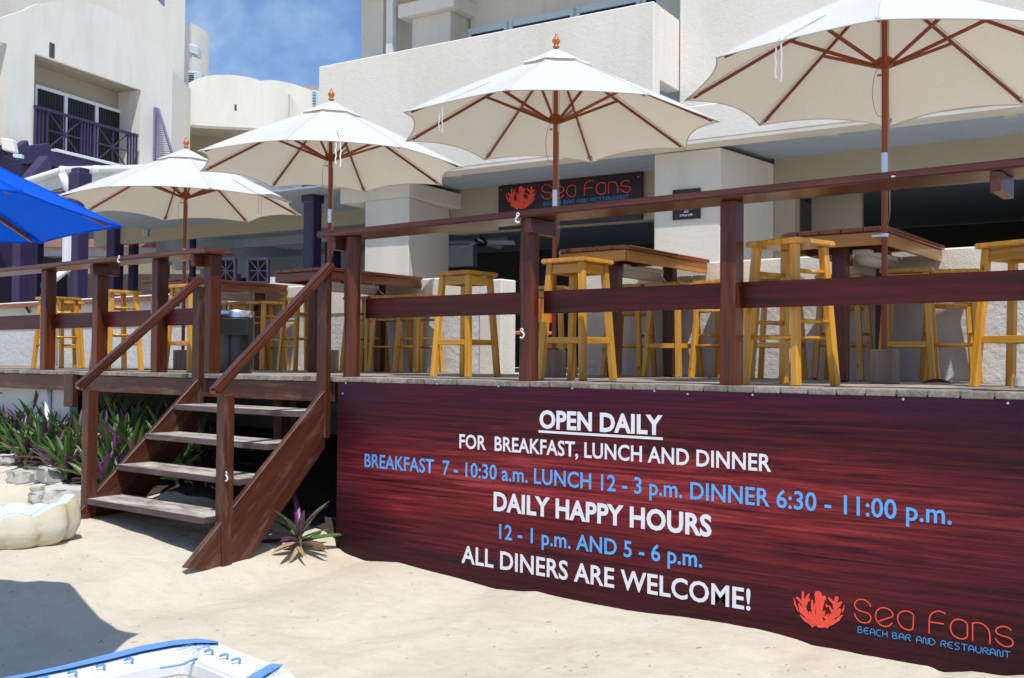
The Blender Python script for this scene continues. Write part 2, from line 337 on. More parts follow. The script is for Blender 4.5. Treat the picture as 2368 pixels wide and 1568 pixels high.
def axis(segs):
    o=[]
    for a,b,n in segs: o+=list(np.linspace(a,b,n,endpoint=False))
    return o+[segs[-1][1]]
xs=axis([(-900,-60,6),(-60,-14,24),(-14,-9,70),(-9,-.5,340),(-.5,3,40),(3,60,16),(60,900,6)])
ys=axis([(-900,-40,6),(-40,-6,20),(-6,-3.6,30),(-3.6,.0,170),(0,3,30),(3,60,10),(60,900,6)])
vs=[(x,y,sandz(x,y)) for y in ys for x in xs]; nx=len(xs)
fs=[(j*nx+i,j*nx+i+1,(j+1)*nx+i+1,(j+1)*nx+i) for j in range(len(ys)-1) for i in range(nx-1)]
g=G(); g.v=[Vector(v) for v in vs]; g.f=fs
o=part('sand_ground',g,MAT['sand'],smooth=True); tag(o,kind='structure')
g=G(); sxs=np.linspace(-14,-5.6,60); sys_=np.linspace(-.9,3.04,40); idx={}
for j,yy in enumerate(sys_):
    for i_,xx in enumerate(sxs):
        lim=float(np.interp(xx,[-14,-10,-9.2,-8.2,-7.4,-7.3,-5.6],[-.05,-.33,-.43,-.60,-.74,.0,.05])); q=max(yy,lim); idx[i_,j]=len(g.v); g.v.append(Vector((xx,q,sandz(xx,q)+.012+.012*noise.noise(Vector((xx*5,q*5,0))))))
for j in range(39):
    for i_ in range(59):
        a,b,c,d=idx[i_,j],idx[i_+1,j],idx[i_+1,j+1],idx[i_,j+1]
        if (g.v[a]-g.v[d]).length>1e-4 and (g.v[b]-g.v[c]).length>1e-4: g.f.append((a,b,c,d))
tag(part('soil_and_shade',g,MAT['soil_and_shade'],smooth=True),kind='structure')  # bed soil, carried on under deck and stairs as painted shade
g=G().box((-30,3.25,-.5),(6,30,-.02)); tag(part('terrace_floor',g,MAT['rough']),kind='structure')

# ---------------------------------------------------------------- main hotel building
hotel=thing('hotel_building','cream stucco hotel building with open bar floor and balcony parapet behind the deck','building',bp(-3,0,0))
ZB,ZP=2.55,4.17
g=G().bbox(-7.66,-2.643,0,.18,ZB,ZP); part('parapet',g,MAT['stucco'],hotel,bev=.012)
part('parapet_return',G().bbox(-2.82,-2.644,.18,.73,3.32,ZP-.003),MAT['stucco'],hotel,bev=.01)
part('floor_band',G().bbox(-2.643,3.5,0,.18,ZB,2.93),MAT['stucco'],hotel,bev=.012)
part('beam_soffit',G().bbox(-7.66,3.5,.003,.30,ZB-.035,ZB-.001),MAT['stucco2'],hotel)
part('beam',G().bbox(-7.66,3.5,.18,.30,ZB,ZB+.25),MAT['stucco2'],hotel)
part('slab',G().bbox(-7.64,3.5,.302,1.5,ZB+.05,2.9),MAT['ceil'],hotel)
part('ceiling',G().bbox(-14,3.5,.302,9,ZB+.02,ZB+.048),MAT['ceil'],hotel)
# upper wall to the right of the balcony and balcony back wall
part('upper_wall',G().bbox(-2.643,3.5,.73,2.2,2.905,7.5),MAT['stucco'],hotel,bev=.01)
part('balcony_wall',G().bbox(-6.5,-2.643,2.0,2.2,5.05,7.5),MAT['stucco2'],hotel)
part('balcony_end_wall',G().bbox(-3.43,-2.643,1.94,2.2,4.1,5.06),MAT['stucco2'],hotel)
part('balcony_sill_wall',G().bbox(-6.5,-2.643,2.0,2.2,2.9,4.2),MAT['stucco2'],hotel)
for u0,u9 in ((-6.5,-5.82),(-5.78,-4.73),(-4.68,-3.72),(-3.68,-3.43)):
    f=part('window',G().bbox(u0,u0+.05,1.93,2.0,4.2,5.05).bbox(u9-.05,u9,1.93,2.0,4.2,5.05).bbox(u0+.05,u9-.05,1.94,2.0,4.96,5.05).bbox(u0+.05,u9-.05,1.94,2.0,4.2,4.26),MAT['ac'],hotel)
    part('pane',G().bbox(u0+.05,u9-.05,1.96,1.98,4.26,4.96),MAT['glass'],f)
part('balcony_side_wall',G().bbox(-8.15,-7.72,1.45,3,4.1,7.5),MAT['stucco2'],hotel)
part('balcony_pillar',G().bbox(-7.25,-6.55,1.55,2.2,4.1,5.22),MAT['stucco2'],hotel,bev=.01)
part('pillar_cap',G().bbox(-7.42,-6.4,1.42,2.3,5.22,5.42),MAT['stucco'],hotel,bev=.01)
part('downpipe',G().bbox(-7.62,-7.5,1.4,1.48,4.1,7.5),MAT['whitew'],hotel)
part('upper_slab',G().bbox(-8.15,-2.65,1.1,3.2,5.75,6.0),MAT['stucco2'],hotel)
# left end wall of this wing
part('end_wall',G().bbox(-7.66,-7.5,.36,9,2.9,ZP-.2),MAT['stucco2'],hotel)
# ground floor pillars
def pillar(poly,z0,z1):
    part('pillar',G().prism([bp(u,v,z0) for u,v in poly],(0,0,z1-z0)),MAT['stucco2'],hotel,bev=.012)
pillar([(-2.76,.29),(-1.97,.29),(-1.75,1.5),(-2.76,1.5)],0,ZB-.04)
pillar([(-7.05,.29),(-6.29,.29),(-6.50,1.5),(-7.05,1.5)],0,2.3)
part('pillar_head',G().bbox(-7.5,-6.285,.285,1.5,2.3,ZB-.036),MAT['stucco2'],hotel,bev=.01)
# back walls with openings
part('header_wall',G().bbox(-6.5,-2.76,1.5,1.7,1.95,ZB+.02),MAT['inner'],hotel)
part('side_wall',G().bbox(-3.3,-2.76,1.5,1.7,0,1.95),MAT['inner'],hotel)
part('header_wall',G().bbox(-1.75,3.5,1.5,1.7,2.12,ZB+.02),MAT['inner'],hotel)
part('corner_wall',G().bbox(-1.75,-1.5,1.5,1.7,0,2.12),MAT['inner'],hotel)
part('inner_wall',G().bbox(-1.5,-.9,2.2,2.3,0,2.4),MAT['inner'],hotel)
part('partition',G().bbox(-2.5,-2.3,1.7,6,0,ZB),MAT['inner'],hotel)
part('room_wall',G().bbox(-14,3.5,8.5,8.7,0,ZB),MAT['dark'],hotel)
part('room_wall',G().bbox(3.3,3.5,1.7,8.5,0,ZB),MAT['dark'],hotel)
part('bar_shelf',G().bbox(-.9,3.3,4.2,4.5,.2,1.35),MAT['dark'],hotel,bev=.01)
for px,py in ((1925,312),(2335,268),(1060,407)):
    p=aZ(ZB+.018,px,py); part('downlight',G().lathe(p-Vector((0,0,.012)),[(.07,0),(.075,.006),(.07,.012)],16),MAT['lamp'],hotel)
# recess niche seen beside the right hand pillar
part('wall_lamp',G().prism([aX(0,0,0)*0+bp(-1.86,.95,1.17),bp(-1.86,1.25,1.15),bp(-1.83,1.2,1.02),bp(-1.86,.97,.99)],BU*.05),MAT['stucco2'],hotel)

# ceiling fan in the dim room
fp=onpl(bp(0,4.4,0),BV,1112,560); fan=thing('ceiling_fan','white bladed ceiling fan hanging in the dim room left of the log post','fan',fp)
part('motor',G().lathe(fp+Vector((0,0,-.08)),[(.04,0),(.11,.03),(.12,.1),(.05,.16)],16),MAT['black'],fan,smooth=True)
part('rod',G().tube([fp+Vector((0,0,.07)),Vector((fp.x,fp.y,ZB+.02))],.014),MAT['black'],fan)
for k in range(5):
    a=math.radians(20+72*k); d=Vector((math.cos(a),math.sin(a),0)); tn=Vector((-math.sin(a),math.cos(a),0)); beam('blade',fp+d*.10,fp+d*.62-Z*.03,.12,.01,MAT['pipe'],fan,up=Z+tn*.5,bev=.002)
# speaker and orange chair
p=aY(6.6,1265,640); sp=thing('wall_speaker','small dark speaker in the dim doorway behind the third umbrella pole','speaker',p)
part('cabinet',G().box(p-Vector((.1,.08,.16)),p+Vector((.1,.08,.16))),MAT['black'],sp,bev=.01); part('grille',G().box(p+Vector((-.085,-.09,-.14)),p+Vector((.085,-.082,.14))),MAT['void'],sp)
p=aY(3.9,1227,800); ch=thing('plastic_chair','orange plastic chair standing in the gap of the low wall','chair',(p.x,p.y,0))
cx,cy=p.x,p.y
part('seat',G().box((cx-.2,cy-.2,.43),(cx+.2,cy+.2,.46)),MAT['orange'],ch,bev=.012)
part('backrest',G().box((cx-.2,cy+.17,.56),(cx+.2,cy+.20,.86)),MAT['orange'],ch,bev=.012)
for sx in (-1,1):
    for sy in (-1,1):
        part('leg',G().tube([(cx+sx*.19,cy+sy*.19,0),(cx+sx*.18,cy+sy*.18,.44 if sy<0 else .8)],.013),MAT['orange'],ch)

# ---------------------------------------------------------------- low wall between deck and terrace
WY=3.05
def lowwall(x0,x1,label,zt=1.02):
    t=thing('low_wall',label,'wall',((x0+x1)/2,WY+.1,0))
    part('rough_face',G().box((x0,WY,-1.5),(x1,WY+.2,.66)),MAT['rough'],t)
    part('smooth_top',G().box((x0,WY-.012,.66),(x1,WY+.2,zt)),MAT['stucco'],t,bev=.012)
    return t
xa=aY(WY,1163,700).x; xb=aY(WY,1345,700).x; xm=aY(WY,1112,700).x
t=lowwall(-19,xm,'long low white wall with rough lower face behind the left tables and bin')
part('end_pier',G().box((xm,WY-.03,-1.5),(xa,WY+.22,.97)),MAT['stucco'],t,bev=.012)
lowwall(xb,3.5,'low white wall with rough lower face behind the two right tables')
rw=thing('retaining_wall','sunlit white rough wall under the far left end of the deck','wall',(-13,.14,-.6))
part('wall',G().box((-18,.12,-1.4),(-9.5,.22,-.17)),MAT['rough'],rw,bev=.01)
part('drain_pipe',G().tube([(-9.85,.09,-1.2),(-9.85,.09,-.2)],.03),MAT['pipe'],rw,smooth=True)

# ---------------------------------------------------------------- deck
deck=thing('deck','raised weathered plank deck with dark rim board','deck',(-6,1.5,0))
def brk(x): return x
x=-17.6; i=0
while x<.9:
    wdt=.142; j=rnd.uniform(-.012,.012); y0=-.012+j*.8
    if i%2==0 or x>-15: 
        beam('plank',(x+wdt/2,y0,-.019+rnd.uniform(-.002,.002)),(x+wdt/2,3.03,-.019+rnd.uniform(-.002,.002)),wdt,.036,MAT['deck'],deck,bev=.003)
    x+=.15; i+=1
beam('rim_board',(-17.6,.04,-.115),(-5.62,.04,-.115),.15,.035,MAT['stair'],deck,up=(0,1,0))
beam('rim_board',(-5.45,.06,-.12),(.9,.06,-.12),.16,.035,MAT['stair'],deck,up=(0,1,0))
for y in (.7,1.5,2.3): beam('joist',(-17.5,y,-.12),(.9,y,-.12),.16,.05,MAT['post'],deck,up=(0,1,0))
for x_ in (-12,-9.9,-7.9,-6.6,-4.5,-2.5,-.5):
    for y in (.35,1.7): beam('support_post',(x_,y,-1.5),(x_,y,-.2),.1,.1,MAT['stair'],deck,up=(0,1,0))
beam('corner_stub',(-9.22,-.02,-.34),(-9.22,-.02,-.03),.16,.06,MAT['stair'],deck,up=(0,1,0))

# ---------------------------------------------------------------- railings
RF,RB=-.06,.24; PT=1.03
def rail(name,label,x0,x1,posts,zt,left_end):
    t=thing(name,label,'railing',((x0+x1)/2,.1,0))
    beam('top_rail',(x0,(RF+RB)/2,zt-.022),(x1,(RF+RB)/2,zt-.022),RB-RF,.045,MAT['rail'],t,up=(0,0,1),bev=.010,seg=2)
    xsort=sorted(p[0] for p in posts)
    for (px,kind) in posts:
        if kind=='log':
            path=[(px,.07,-.06),(px+.004,.07,.35),(px-.003,.07,.7),(px+.006,.07,zt-.047)]
            part('post',G().tube(path,[.063,.060,.062,.060],14),MAT['post'],t,smooth=True,sharp=60)
        else: beam('post',(px,.105,-.004),(px,.105,zt-.046),.094,.115,MAT['post'],t,up=(0,1,0),bev=.006)
    return t
def midrail(t,x0,x1,zc=.505,h=.145,y=.16):
    beam('mid_rail',(x0,y,zc),(x1,y,zc),.035,h,MAT['plum'],t,bev=.003)
def bracket(t,x_,zt,wdt=.05):
    beam('bracket',(x_,-.045,zt-.095),(x_,.235,zt-.095),wdt,.095,MAT['rail'],t,bev=.004)
xR=aY(RF,730,540).x
rt=rail('deck_railing','long dark red bar-top railing on posts above the banner, right of the stairs',xR,1.2,[(-5.49,'log'),(-3.87,'log'),(-2.485,'sq'),(-.93,'sq')],1.075,True)
midrail(rt,-5.43,-3.93); midrail(rt,-3.81,-2.535); midrail(rt,-2.437,-.98); midrail(rt,-.88,1.2)
for x_ in (-5.585,-3.80,-1.09): bracket(rt,x_,1.075)
# pvc hooks
def hook(p,rot,par):
    pts=[p+Vector((math.cos(a)*.018*rot,0,math.sin(a)*.018)) for a in np.linspace(-2.3,1.6,10)]
    part('pipe_clip',G().tube(pts,.0055,8),MAT['pipe'],par,smooth=True)
    part('pipe_clip',G().tube([p+Vector((math.cos(a)*.010,0,.032+math.sin(a)*.010)) for a in np.linspace(0,6.28,10)],.004,6),MAT['pipe'],par,smooth=True)
hook(aY(-.075,1197,508),-1,rt); hook(aY(.0,1206,775),1,rt)
part('paint_chip',G().box(aY(-.061,2060,410),aY(-.0625,2069,406)),MAT['white'],rt)
xL=aY(RF,474,572).x; zl=1.045
lt=rail('deck_railing','shorter dark bar-top railing left of the stairs beside the bin',-17.6,xL,[(-7.22,'sq'),(-7.98,'sq'),(-8.95,'sq'),(-9.9,'sq'),(-11.6,'sq'),(-13.4,'sq')],zl,False)
for a,b in ((-7.93,-7.27),(-8.9,-8.03),(-9.85,-9.0),(-11.55,-9.95),(-13.35,-11.65)): midrail(lt,a,b,.49)
for x_ in (-7.30,-8.86,-11.5): bracket(lt,x_,zl)
hook(aY(-.075,275,602),-1,lt)
for px in (-7.98,-9.9):
    for q in range(8):
        z0=.12+q*.1; part('peeling_strip',G().box((px-.045,.0455,z0),(px-.039,.0485,z0+rnd.uniform(.03,.09))),MAT['straw'],lt)

# ---------------------------------------------------------------- stairs
SXR,SXL=-5.64,-7.17
st=thing('staircase','open wooden staircase with four sandy treads and two sloping handrails','stairs',(-6.4,-.5,-1))
sp_=[(753,900),(752,1035),(560,1284),(441,1290)]
pts=[aX(SXR+.02,x,y) for x,y in sp_]; 
pts[2].z-=.1; pts[3].z-=.06; pts[3].y-=.04
align(part('stringer',G().prism(pts,(-.045,0,0)),MAT['stair'],st,bev=.004),pts[0]-pts[3])
pl=[Vector((SXL+.02,p.y,p.z+.06)) for p in pts]; align(part('stringer',G().prism(pl,(-.045,0,0)),MAT['stair'],st,bev=.004),pl[0]-pl[3])
for yf,zt in ((-1.04,-.925),(-.80,-.69),(-.56,-.465),(-.30,-.245)):
    beam('tread',(SXL+.02 if yf>-1 else SXL-.02,yf+.165,zt-.022),(SXR-.025 if yf>-1 else SXR-.07,yf+.165,zt-.022),.33,.044,MAT['tread'],st,up=(0,0,1),bev=.004)
for X,zc,dy in ((SXR,-1.45,0),(SXL,-1.35,-.08)):
    beam('newel_post',(X-.01,-.92+dy,zc),(X-.01,-.92+dy,-.115+.0),.085,.085,MAT['stair'],st,up=(0,1,0),bev=.005)
    beam('handrail',(X,-1.03+dy,-.10),(X,.0+dy*.6,.83 if dy==0 else .79),.085,.06,MAT['rail'],st,up=(0,0,1),bev=.016,seg=2)
    beam('upper_post',(X-.02,-.05,-.45 if dy==0 else -.3),(X-.02,-.05,.765 if dy==0 else .72),.10,.055,MAT['stair'],st,up=(0,1,0),bev=.004)
hook(aX(SXR+.035,522,1106),1,st)

# ---------------------------------------------------------------- printed banner
ban=thing('banner','large plum wood-print banner with opening hours along the deck front','banner',(-2.4,-.03,-.6))
bx0=-5.535; bx1=1.1; nseg=60; BY=-.022
zt_=lambda x: -.034+.004*math.sin(x*3.1)
top=[Vector((bx0+(bx1-bx0)*k/nseg,BY,-.036)) for k in range(nseg+1)]; bot=[Vector((p.x,BY,-1.6)) for p in top]
g=G(); g.prism(top+bot[::-1],(0,.004,0)); o=part('panel',g,MAT['banner'],ban)
def pl_banner(x,y,dy=.0): 
    p=aY(BY-.001,x,y); p.y=BY-.001-dy; return p
for sx,sy in ((799,886),(1010,887),(1152,893),(1323,898),(1513,904),(1740,913),(2088,923),(2330,932),(1590,911),(792,910)):
    p=pl_banner(sx,sy); part('screw',G().lathe((0,0,0),[(.0075,0),(.006,.003),(.002,.004)],8),MAT['metal'],ban,local=True).matrix_local=Matrix.Translation(p-ban.location)@Matrix.Rotation(math.pi/2,4,'X')
def text(body,bl,br,capz,m,parent,o0=Vector((0,0,0)),ud=Vector((1,0,0)),nd=Vector((0,-1,0)),bold=.018,name='lettering'):
    """flat letters from point bl to br on a vertical plane; capz = height of a capital"""
    cu=bpy.data.curves.new(name,'FONT'); cu.body=body; cu.size=1; cu.offset=bold; cu.space_character=1.02; cu.fill_mode='FRONT'; cu.resolution_u=3
    ob=bpy.data.objects.new(name,cu); COL.objects.link(ob); bpy.context.view_layer.update()
    me=bpy.data.meshes.new_from_object(ob.evaluated_get(bpy.context.evaluated_depsgraph_get())); bpy.data.objects.remove(ob)
    cap=.73 # capital height of the built-in face at size 1
    xs_=[v.co.x for v in me.vertices]; x0,x1=min(xs_),max(xs_)
    wid=(br-bl).dot(ud); sx=wid/(x1-x0); sy=capz/cap; zb=(bl.z+br.z)/2
    off=Vector((0,0,0)); p=parent
    while p is not None: off+=p.location; p=p.parent
    for v in me.vertices:
        q=bl+ud*((v.co.x-x0)*sx); q.z=zb+v.co.y*sy; v.co=q+nd*.0012-off
    me.materials.clear(); me.materials.append(m); o=bpy.data.objects.new(name,me); COL.objects.link(o); o.parent=parent; return o
def bline(body,l,r,capL,capR,m,bold=.018):
    bl=pl_banner(*l); br=pl_banner(*r); c=((pl_banner(*capL).z-bl.z)+(pl_banner(*capR).z-br.z))/2
    text(body,bl,br,c,m,ban,bold=bold)
bline('OPEN DAILY',(1247,988),(1532,1005),(1247,947),(1532,960),MAT['textw'],.036)
bline('FOR  BREAKFAST, LUNCH AND DINNER',(1062,1033),(1783,1093),(1062,1001),(1783,1051),MAT['textw'],.020)
bline('BREAKFAST  7 - 10:30 a.m. LUNCH 12 - 3 p.m. DINNER 6:30 - 11:00 p.m.',(843,1074),(2200,1220),(843,1043),(2200,1171),MAT['textb'],.014)
bline('DAILY HAPPY HOURS',(1141,1177),(1645,1242),(1141,1135),(1645,1191),MAT['textw'],.034)
bline('12 - 1 p.m. AND 5 - 6 p.m.',(1154,1244),(1623,1313),(1154,1211),(1623,1270),MAT['textb'],.016)
bline('ALL DINERS ARE WELCOME!',(1067,1298),(1735,1413),(1067,1257),(1735,1362),MAT['textw'],.020)
a=pl_banner(1245,994); b=pl_banner(1532,1015); part('underline',G().box((a.x,BY-.0022,a.z-.017),(b.x,BY-.0010,a.z-.002)),MAT['textw'],ban)
# --- logo drawn as strokes in its own 2-D frame (x right, y up, from the print)
LS={'S':[(912,303),(895,268),(860,240),(820,230),(780,240),(757,270),(760,305),(790,335),(830,350),(880,362),(910,385),(914,420),(895,450),(860,458),(820,452),(785,425),(765,395),(757,365)],
'e':[(985,442),(1060,415),(1127,395),(1115,355),(1085,325),(1040,310),(1000,315),(968,340),(955,380),(960,420),(985,460),(1020,485),(1060,492),(1095,480),(1115,455)],
'a':[(1318,378),(1285,350),(1240,342),(1200,350),(1172,380),(1165,420),(1180,465),(1210,500),(1255,522),(1290,525),(1315,510),(1318,378)],
'F':[(1466,558),(1466,430),(1475,385),(1505,355),(1545,342),(1590,350),(1623,370)],'F2':[(1466,445),(1608,466)],
'a2':[(1830,462),(1795,432),(1750,420),(1710,425),(1680,450),(1668,490),(1672,530),(1695,575),(1735,600),(1785,612),(1820,598),(1832,580),(1830,462)],
'n':[(1880,628),(1880,452)],'n2':[(1880,466),(1905,452),(1950,455),(2000,480),(2035,525),(2045,570),(2043,655)],
's2':[(2250,527),(2215,498),(2170,487),(2125,495),(2100,520),(2105,550),(2140,572),(2190,585),(2240,600),(2268,635),(2260,670),(2230,683),(2185,680),(2140,655),(2110,625),(2095,600)]}
def zz(x,y): return ((3100+x/2.3775)/1.7304,(2300+y/2.3775)/1.7304)
def l2(x,y): p=pl_banner(*zz(x,y)); return (p.x,p.z)
def smoothp(P,it=2,closed=False):
    for _ in range(it):
        Q=[P[0]]
        for a,b in zip(P[:-1],P[1:]): Q+=[(a[0]*.75+b[0]*.25,a[1]*.75+b[1]*.25),(a[0]*.25+b[0]*.75,a[1]*.25+b[1]*.75)]
        P=Q+[P[-1]]
    return P
LOGO=[(smoothp([l2(*p) for p in v]) if len(v)>2 else [l2(*p) for p in v],.0062) for v in LS.values()]
CS=[([(430,485),(418,390),(425,310),(445,245),(468,215)],[34,22,22,18,13]),([(420,330),(402,240),(412,190)],[16,14,26]),([(398,470),(372,400),(358,320),(352,245)],[16,13,10,7]),
([(366,372),(380,300),(383,270)],[9,7,5]),([(380,480),(312,410),(285,330),(268,275),(210,215)],[24,20,14,12,7]),([(270,275),(266,215),(267,168)],[10,9,8]),([(280,270),(300,225),(322,185)],[10,9,7]),([(284,300),(305,255),(326,230)],[9,8,6]),
([(470,485),(540,410),(574,335),(566,275),(515,222)],[24,20,13,11,7]),([(570,285),(580,245),(588,222)],[10,10,13]),([(578,295),(605,275),(632,262)],[10,9,7]),([(576,320),(600,300),(622,285)],[8,7,5]),
([(182,215),(195,280),(222,345)],[3,6,4]),([(228,270),(255,345),(300,385),(345,420)],[5,16,14,14]),([(240,380),(290,430),(345,462)],[4,9,10]),([(662,285),(650,330),(640,352)],[2,5,3]),([(625,320),(595,370),(550,400),(500,440)],[9,16,12,16]),([(642,380),(600,425),(540,465),(460,488)],[4,10,9,10]),
([(400,480),(440,486),(470,470)],[10,12,8]),([(455,400),(470,350),(476,345)],[12,8,5]),([(480,420),(510,370)],[12,5]),([(515,290),(535,330),(560,360)],[5,8,10]),([(330,345),(345,400),(370,440)],[6,12,18]),([(484,292),(490,292)],[11,11])]
CORAL=[([l2(*p) for p in P],[r*.00080 for r in R]) for P,R in CS]
GL={'B':[[(0,0),(0,1),(.45,1),(.6,.78),(.45,.55),(0,.55)],[(.45,.55),(.72,.28),(.5,0),(0,0)]],'E':[[(.7,1),(.3,1),(0,.72),(0,.28),(.3,0),(.7,0)],[(0,.52),(.6,.52)]],
'A':[[(0,0),(0,.6),(.25,1),(.5,1),(.75,.6),(.75,0)],[(0,.4),(.75,.4)]],'C':[[(.72,1),(.3,1),(0,.7),(0,.3),(.3,0),(.72,0)]],'H':[[(0,0),(0,1)],[(.7,0),(.7,1)],[(0,.5),(.7,.5)]],
'R':[[(0,0),(0,.7),(.25,1),(.55,1),(.75,.75),(.55,.5),(.2,.5)],[(.3,.5),(.75,0)]],'N':[[(0,0),(0,.85),(.2,1),(.4,.8),(.4,.2),(.6,0),(.78,.15),(.78,1)]],'D':[[(0,0),(0,1),(.4,1),(.75,.65),(.75,.35),(.4,0),(0,0)]],
'S':[[(.7,1),(.2,1),(0,.78),(.2,.55),(.5,.52),(.7,.25),(.5,0),(0,0)]],'T':[[(-.05,1),(.8,1)],[(.37,0),(.37,1)]],'U':[[(0,1),(0,.3),(.25,0),(.5,0),(.75,.3),(.75,1)]]}
SUBL=[]
for wd_,(xa_,ya_),(xb_,yb_) in (('BEACH',(790,548),(1072,592)),('BAR',(1120,603),(1293,628)),('AND',(1347,640),(1523,668)),('RESTAURANT',(1580,680),(2240,791))):
    A=l2(xa_,ya_); B=l2(xb_,yb_); W=B[0]-A[0]; n=len(wd_); cw=W/(n-.22); H=l2(790,492)[1]-l2(790,548)[1]; zb=(A[1]+B[1])/2
    for k,chh in enumerate(wd_):
        for s_ in GL[chh]: SUBL.append(([(A[0]+cw*(k+p[0]),zb+H*p[1]) for p in s_],.0036))
def ribbon(g,P,r,lay,n=5):
    """flat capsule chain; each piece a hair in front of the last so nothing is coplanar. returns polygons in (x,z,layer)"""
    rs=r if isinstance(r,list) else [r]*len(P)
    if not isinstance(r,list):
        L_=[];R_=[]
        for i,p in enumerate(P):
            a=P[max(i-1,0)]; b=P[min(i+1,len(P)-1)]; dx,dz=b[0]-a[0],b[1]-a[1]; q=math.hypot(dx,dz) or 1; nx_,nz_=-dz/q*r/2,dx/q*r/2
            L_.append((p[0]+nx_,p[1]+nz_,lay)); R_.append((p[0]-nx_,p[1]-nz_,lay))
        o=len(g[0]); g[0].extend(L_+R_); m=len(P); g[1].extend([(o+i,o+i+1,o+m+i+1,o+m+i) for i in range(m-1)])
        return lay+1
    P2=[];
    for i in range(len(P)-1):
        for k in range(n): t=k/n; P2.append((P[i][0]*(1-t)+P[i+1][0]*t,P[i][1]*(1-t)+P[i+1][1]*t,rs[i]*(1-t)+rs[i+1]*t))
    P2.append((*P[-1],rs[-1])); L_=[];R_=[]
    for i,p in enumerate(P2):
        a=P2[max(i-1,0)]; b=P2[min(i+1,len(P2)-1)]; dx,dz=b[0]-a[0],b[1]-a[1]; q=math.hypot(dx,dz) or 1
        L_.append((p[0]-dz/q*p[2],p[1]+dx/q*p[2],lay)); R_.append((p[0]+dz/q*p[2],p[1]-dx/q*p[2],lay))
    cap=[]; p=P2[-1]; a=P2[-2]; th=math.atan2(p[1]-a[1],p[0]-a[0])
    for k in range(1,6): an=th+math.pi/2-math.pi*k/6; cap.append((p[0]+math.cos(an)*p[2],p[1]+math.sin(an)*p[2],lay))
    o=len(g[0]); m=len(P2); g[0].extend(L_+R_+cap); g[1].extend([(o+i,o+i+1,o+m+i+1,o+m+i) for i in range(m-1)]); g[1].append(tuple([o+m-1]+[o+2*m+k for k in range(5)]+[o+2*m-1]))
    return lay+1
def logo(parent,fn):
    for nm,items,m in (('coral_emblem',CORAL,MAT['coral']),('logo_lettering',LOGO,MAT['coral']),('tagline_lettering',SUBL,MAT['cyan'])):
        g_=([],[]); lay=0
        for P,r in items: lay=ribbon(g_,P,r,lay)
        gg=G(); gg.add([fn(x_,z_,.0012+l*.00012) for x_,z_,l in g_[0]],g_[1]); part(nm,gg,m,parent)
logo(ban,lambda x_,z_,d: Vector((x_,BY-.001-d,z_)))
# sign above the doorway with the same logo
sg=thing('sign_board','dark sign board with red lettering and emblem above the doorway','sign',bp(-4.6,1.45,2.2))
su0,su1,sz0,sz1=-5.62,-3.44,1.95,2.56
part('board',G().bbox(su0,su1,1.44,1.47,sz0,sz1),MAT['signb'],sg,bev=.003)
lx0=min(p[0] for P,r in CORAL for p in P); lx1=max(p[0] for P,r in LOGO for p in P); lz1=max(p[1] for P,r in LOGO for p in P); 
sc_=(su1-su0)*.865/(lx1-lx0); tz=2.515
logo(sg,lambda x_,z_,d: bp(su0+(su1-su0)*.06+(x_-lx0)*sc_,1.4385-d*1.3,tz+(z_-lz1)*sc_*.94))
for u,z_ in ((su0+.05,sz1-.06),(su1-.05,sz1-.06),(su0+.05,sz0+.06)):
    p=bp(u,1.436,z_); part('screw',G().box(p-Vector((.008,.004,.008)),p+Vector((.008,.004,.008))),MAT['metal'],sg)
ss=thing('happy_hour_sign','small square plum sign with white lettering on the right pillar','sign',bp(-2.36,.33,1.9))
part('board',G().bbox(-2.525,-2.195,.268,.288,1.735,2.075),MAT['signb'],ss,bev=.002)
for body,z_,h,wd_ in (('12 PM to 1 PM',1.842,.026,.15),('AND',1.808,.024,.055),('5 PM to 6 PM',1.768,.026,.15)):
    text(body,bp(-2.36-wd_/2,.2665,z_),bp(-2.36+wd_/2,.2665,z_),h,MAT['textw'],ss,ud=BU,nd=-BV,bold=.03)

# ---------------------------------------------------------------- stools
def stool(kind):
    H=.82; t=thing('bar_stool','','bar stool'); pm=MAT['pine']
    part('seat',G().box((-.18,-.18,H-.032),(.18,.18,H)),pm,t,bev=.007,seg=2,local=True)
    tp,bt=.130,.178
    def leg(z): k=bt+(tp-bt)*z/(H-.032); return k
    for sx in (-1,1):
        for sy in (-1,1):
            beam('leg',(sx*bt,sy*bt,.001),(sx*tp,sy*tp,H-.032),.044,.044,pm,t,up=(0,1,0),bev=.004,local=True)
    if kind=='a':
        for s_ in (-1,1):
            beam('apron',(-tp-.002,s_*tp,H-.070),(tp+.002,s_*tp,H-.070),.020,.062,pm,t,local=True,bev=.002)
            beam('apron',(s_*tp,-tp-.002,H-.070),(s_*tp,tp+.002,H-.070),.020,.062,pm,t,local=True,bev=.002)
            k=leg(.27); beam('stretcher',(-k,s_*k,.27),(k,s_*k,.27),.020,.040,pm,t,local=True,bev=.002)
            k=leg(.27); beam('stretcher',(s_*k,-k,.27),(s_*k,k,.27),.020,.040,pm,t,local=True,bev=.002)
    else:
        for s_ in (-1,1):
            for z_,ax in ((.27,0),(.36,1),(.56,0),(.64,1)):
                k=leg(z_); q=[(-k,s_*k,z_),(k,s_*k,z_)] if ax==0 else [(s_*k,-k,z_),(s_*k,k,z_)]
                part('rung',G().tube(q,.0125,10),pm,t,smooth=True,local=True)
    return t
def seat_at(x,y,H=.82):
    r=ray(x,y); tt=(H-C0.z)/r.z; return C0+r*tt
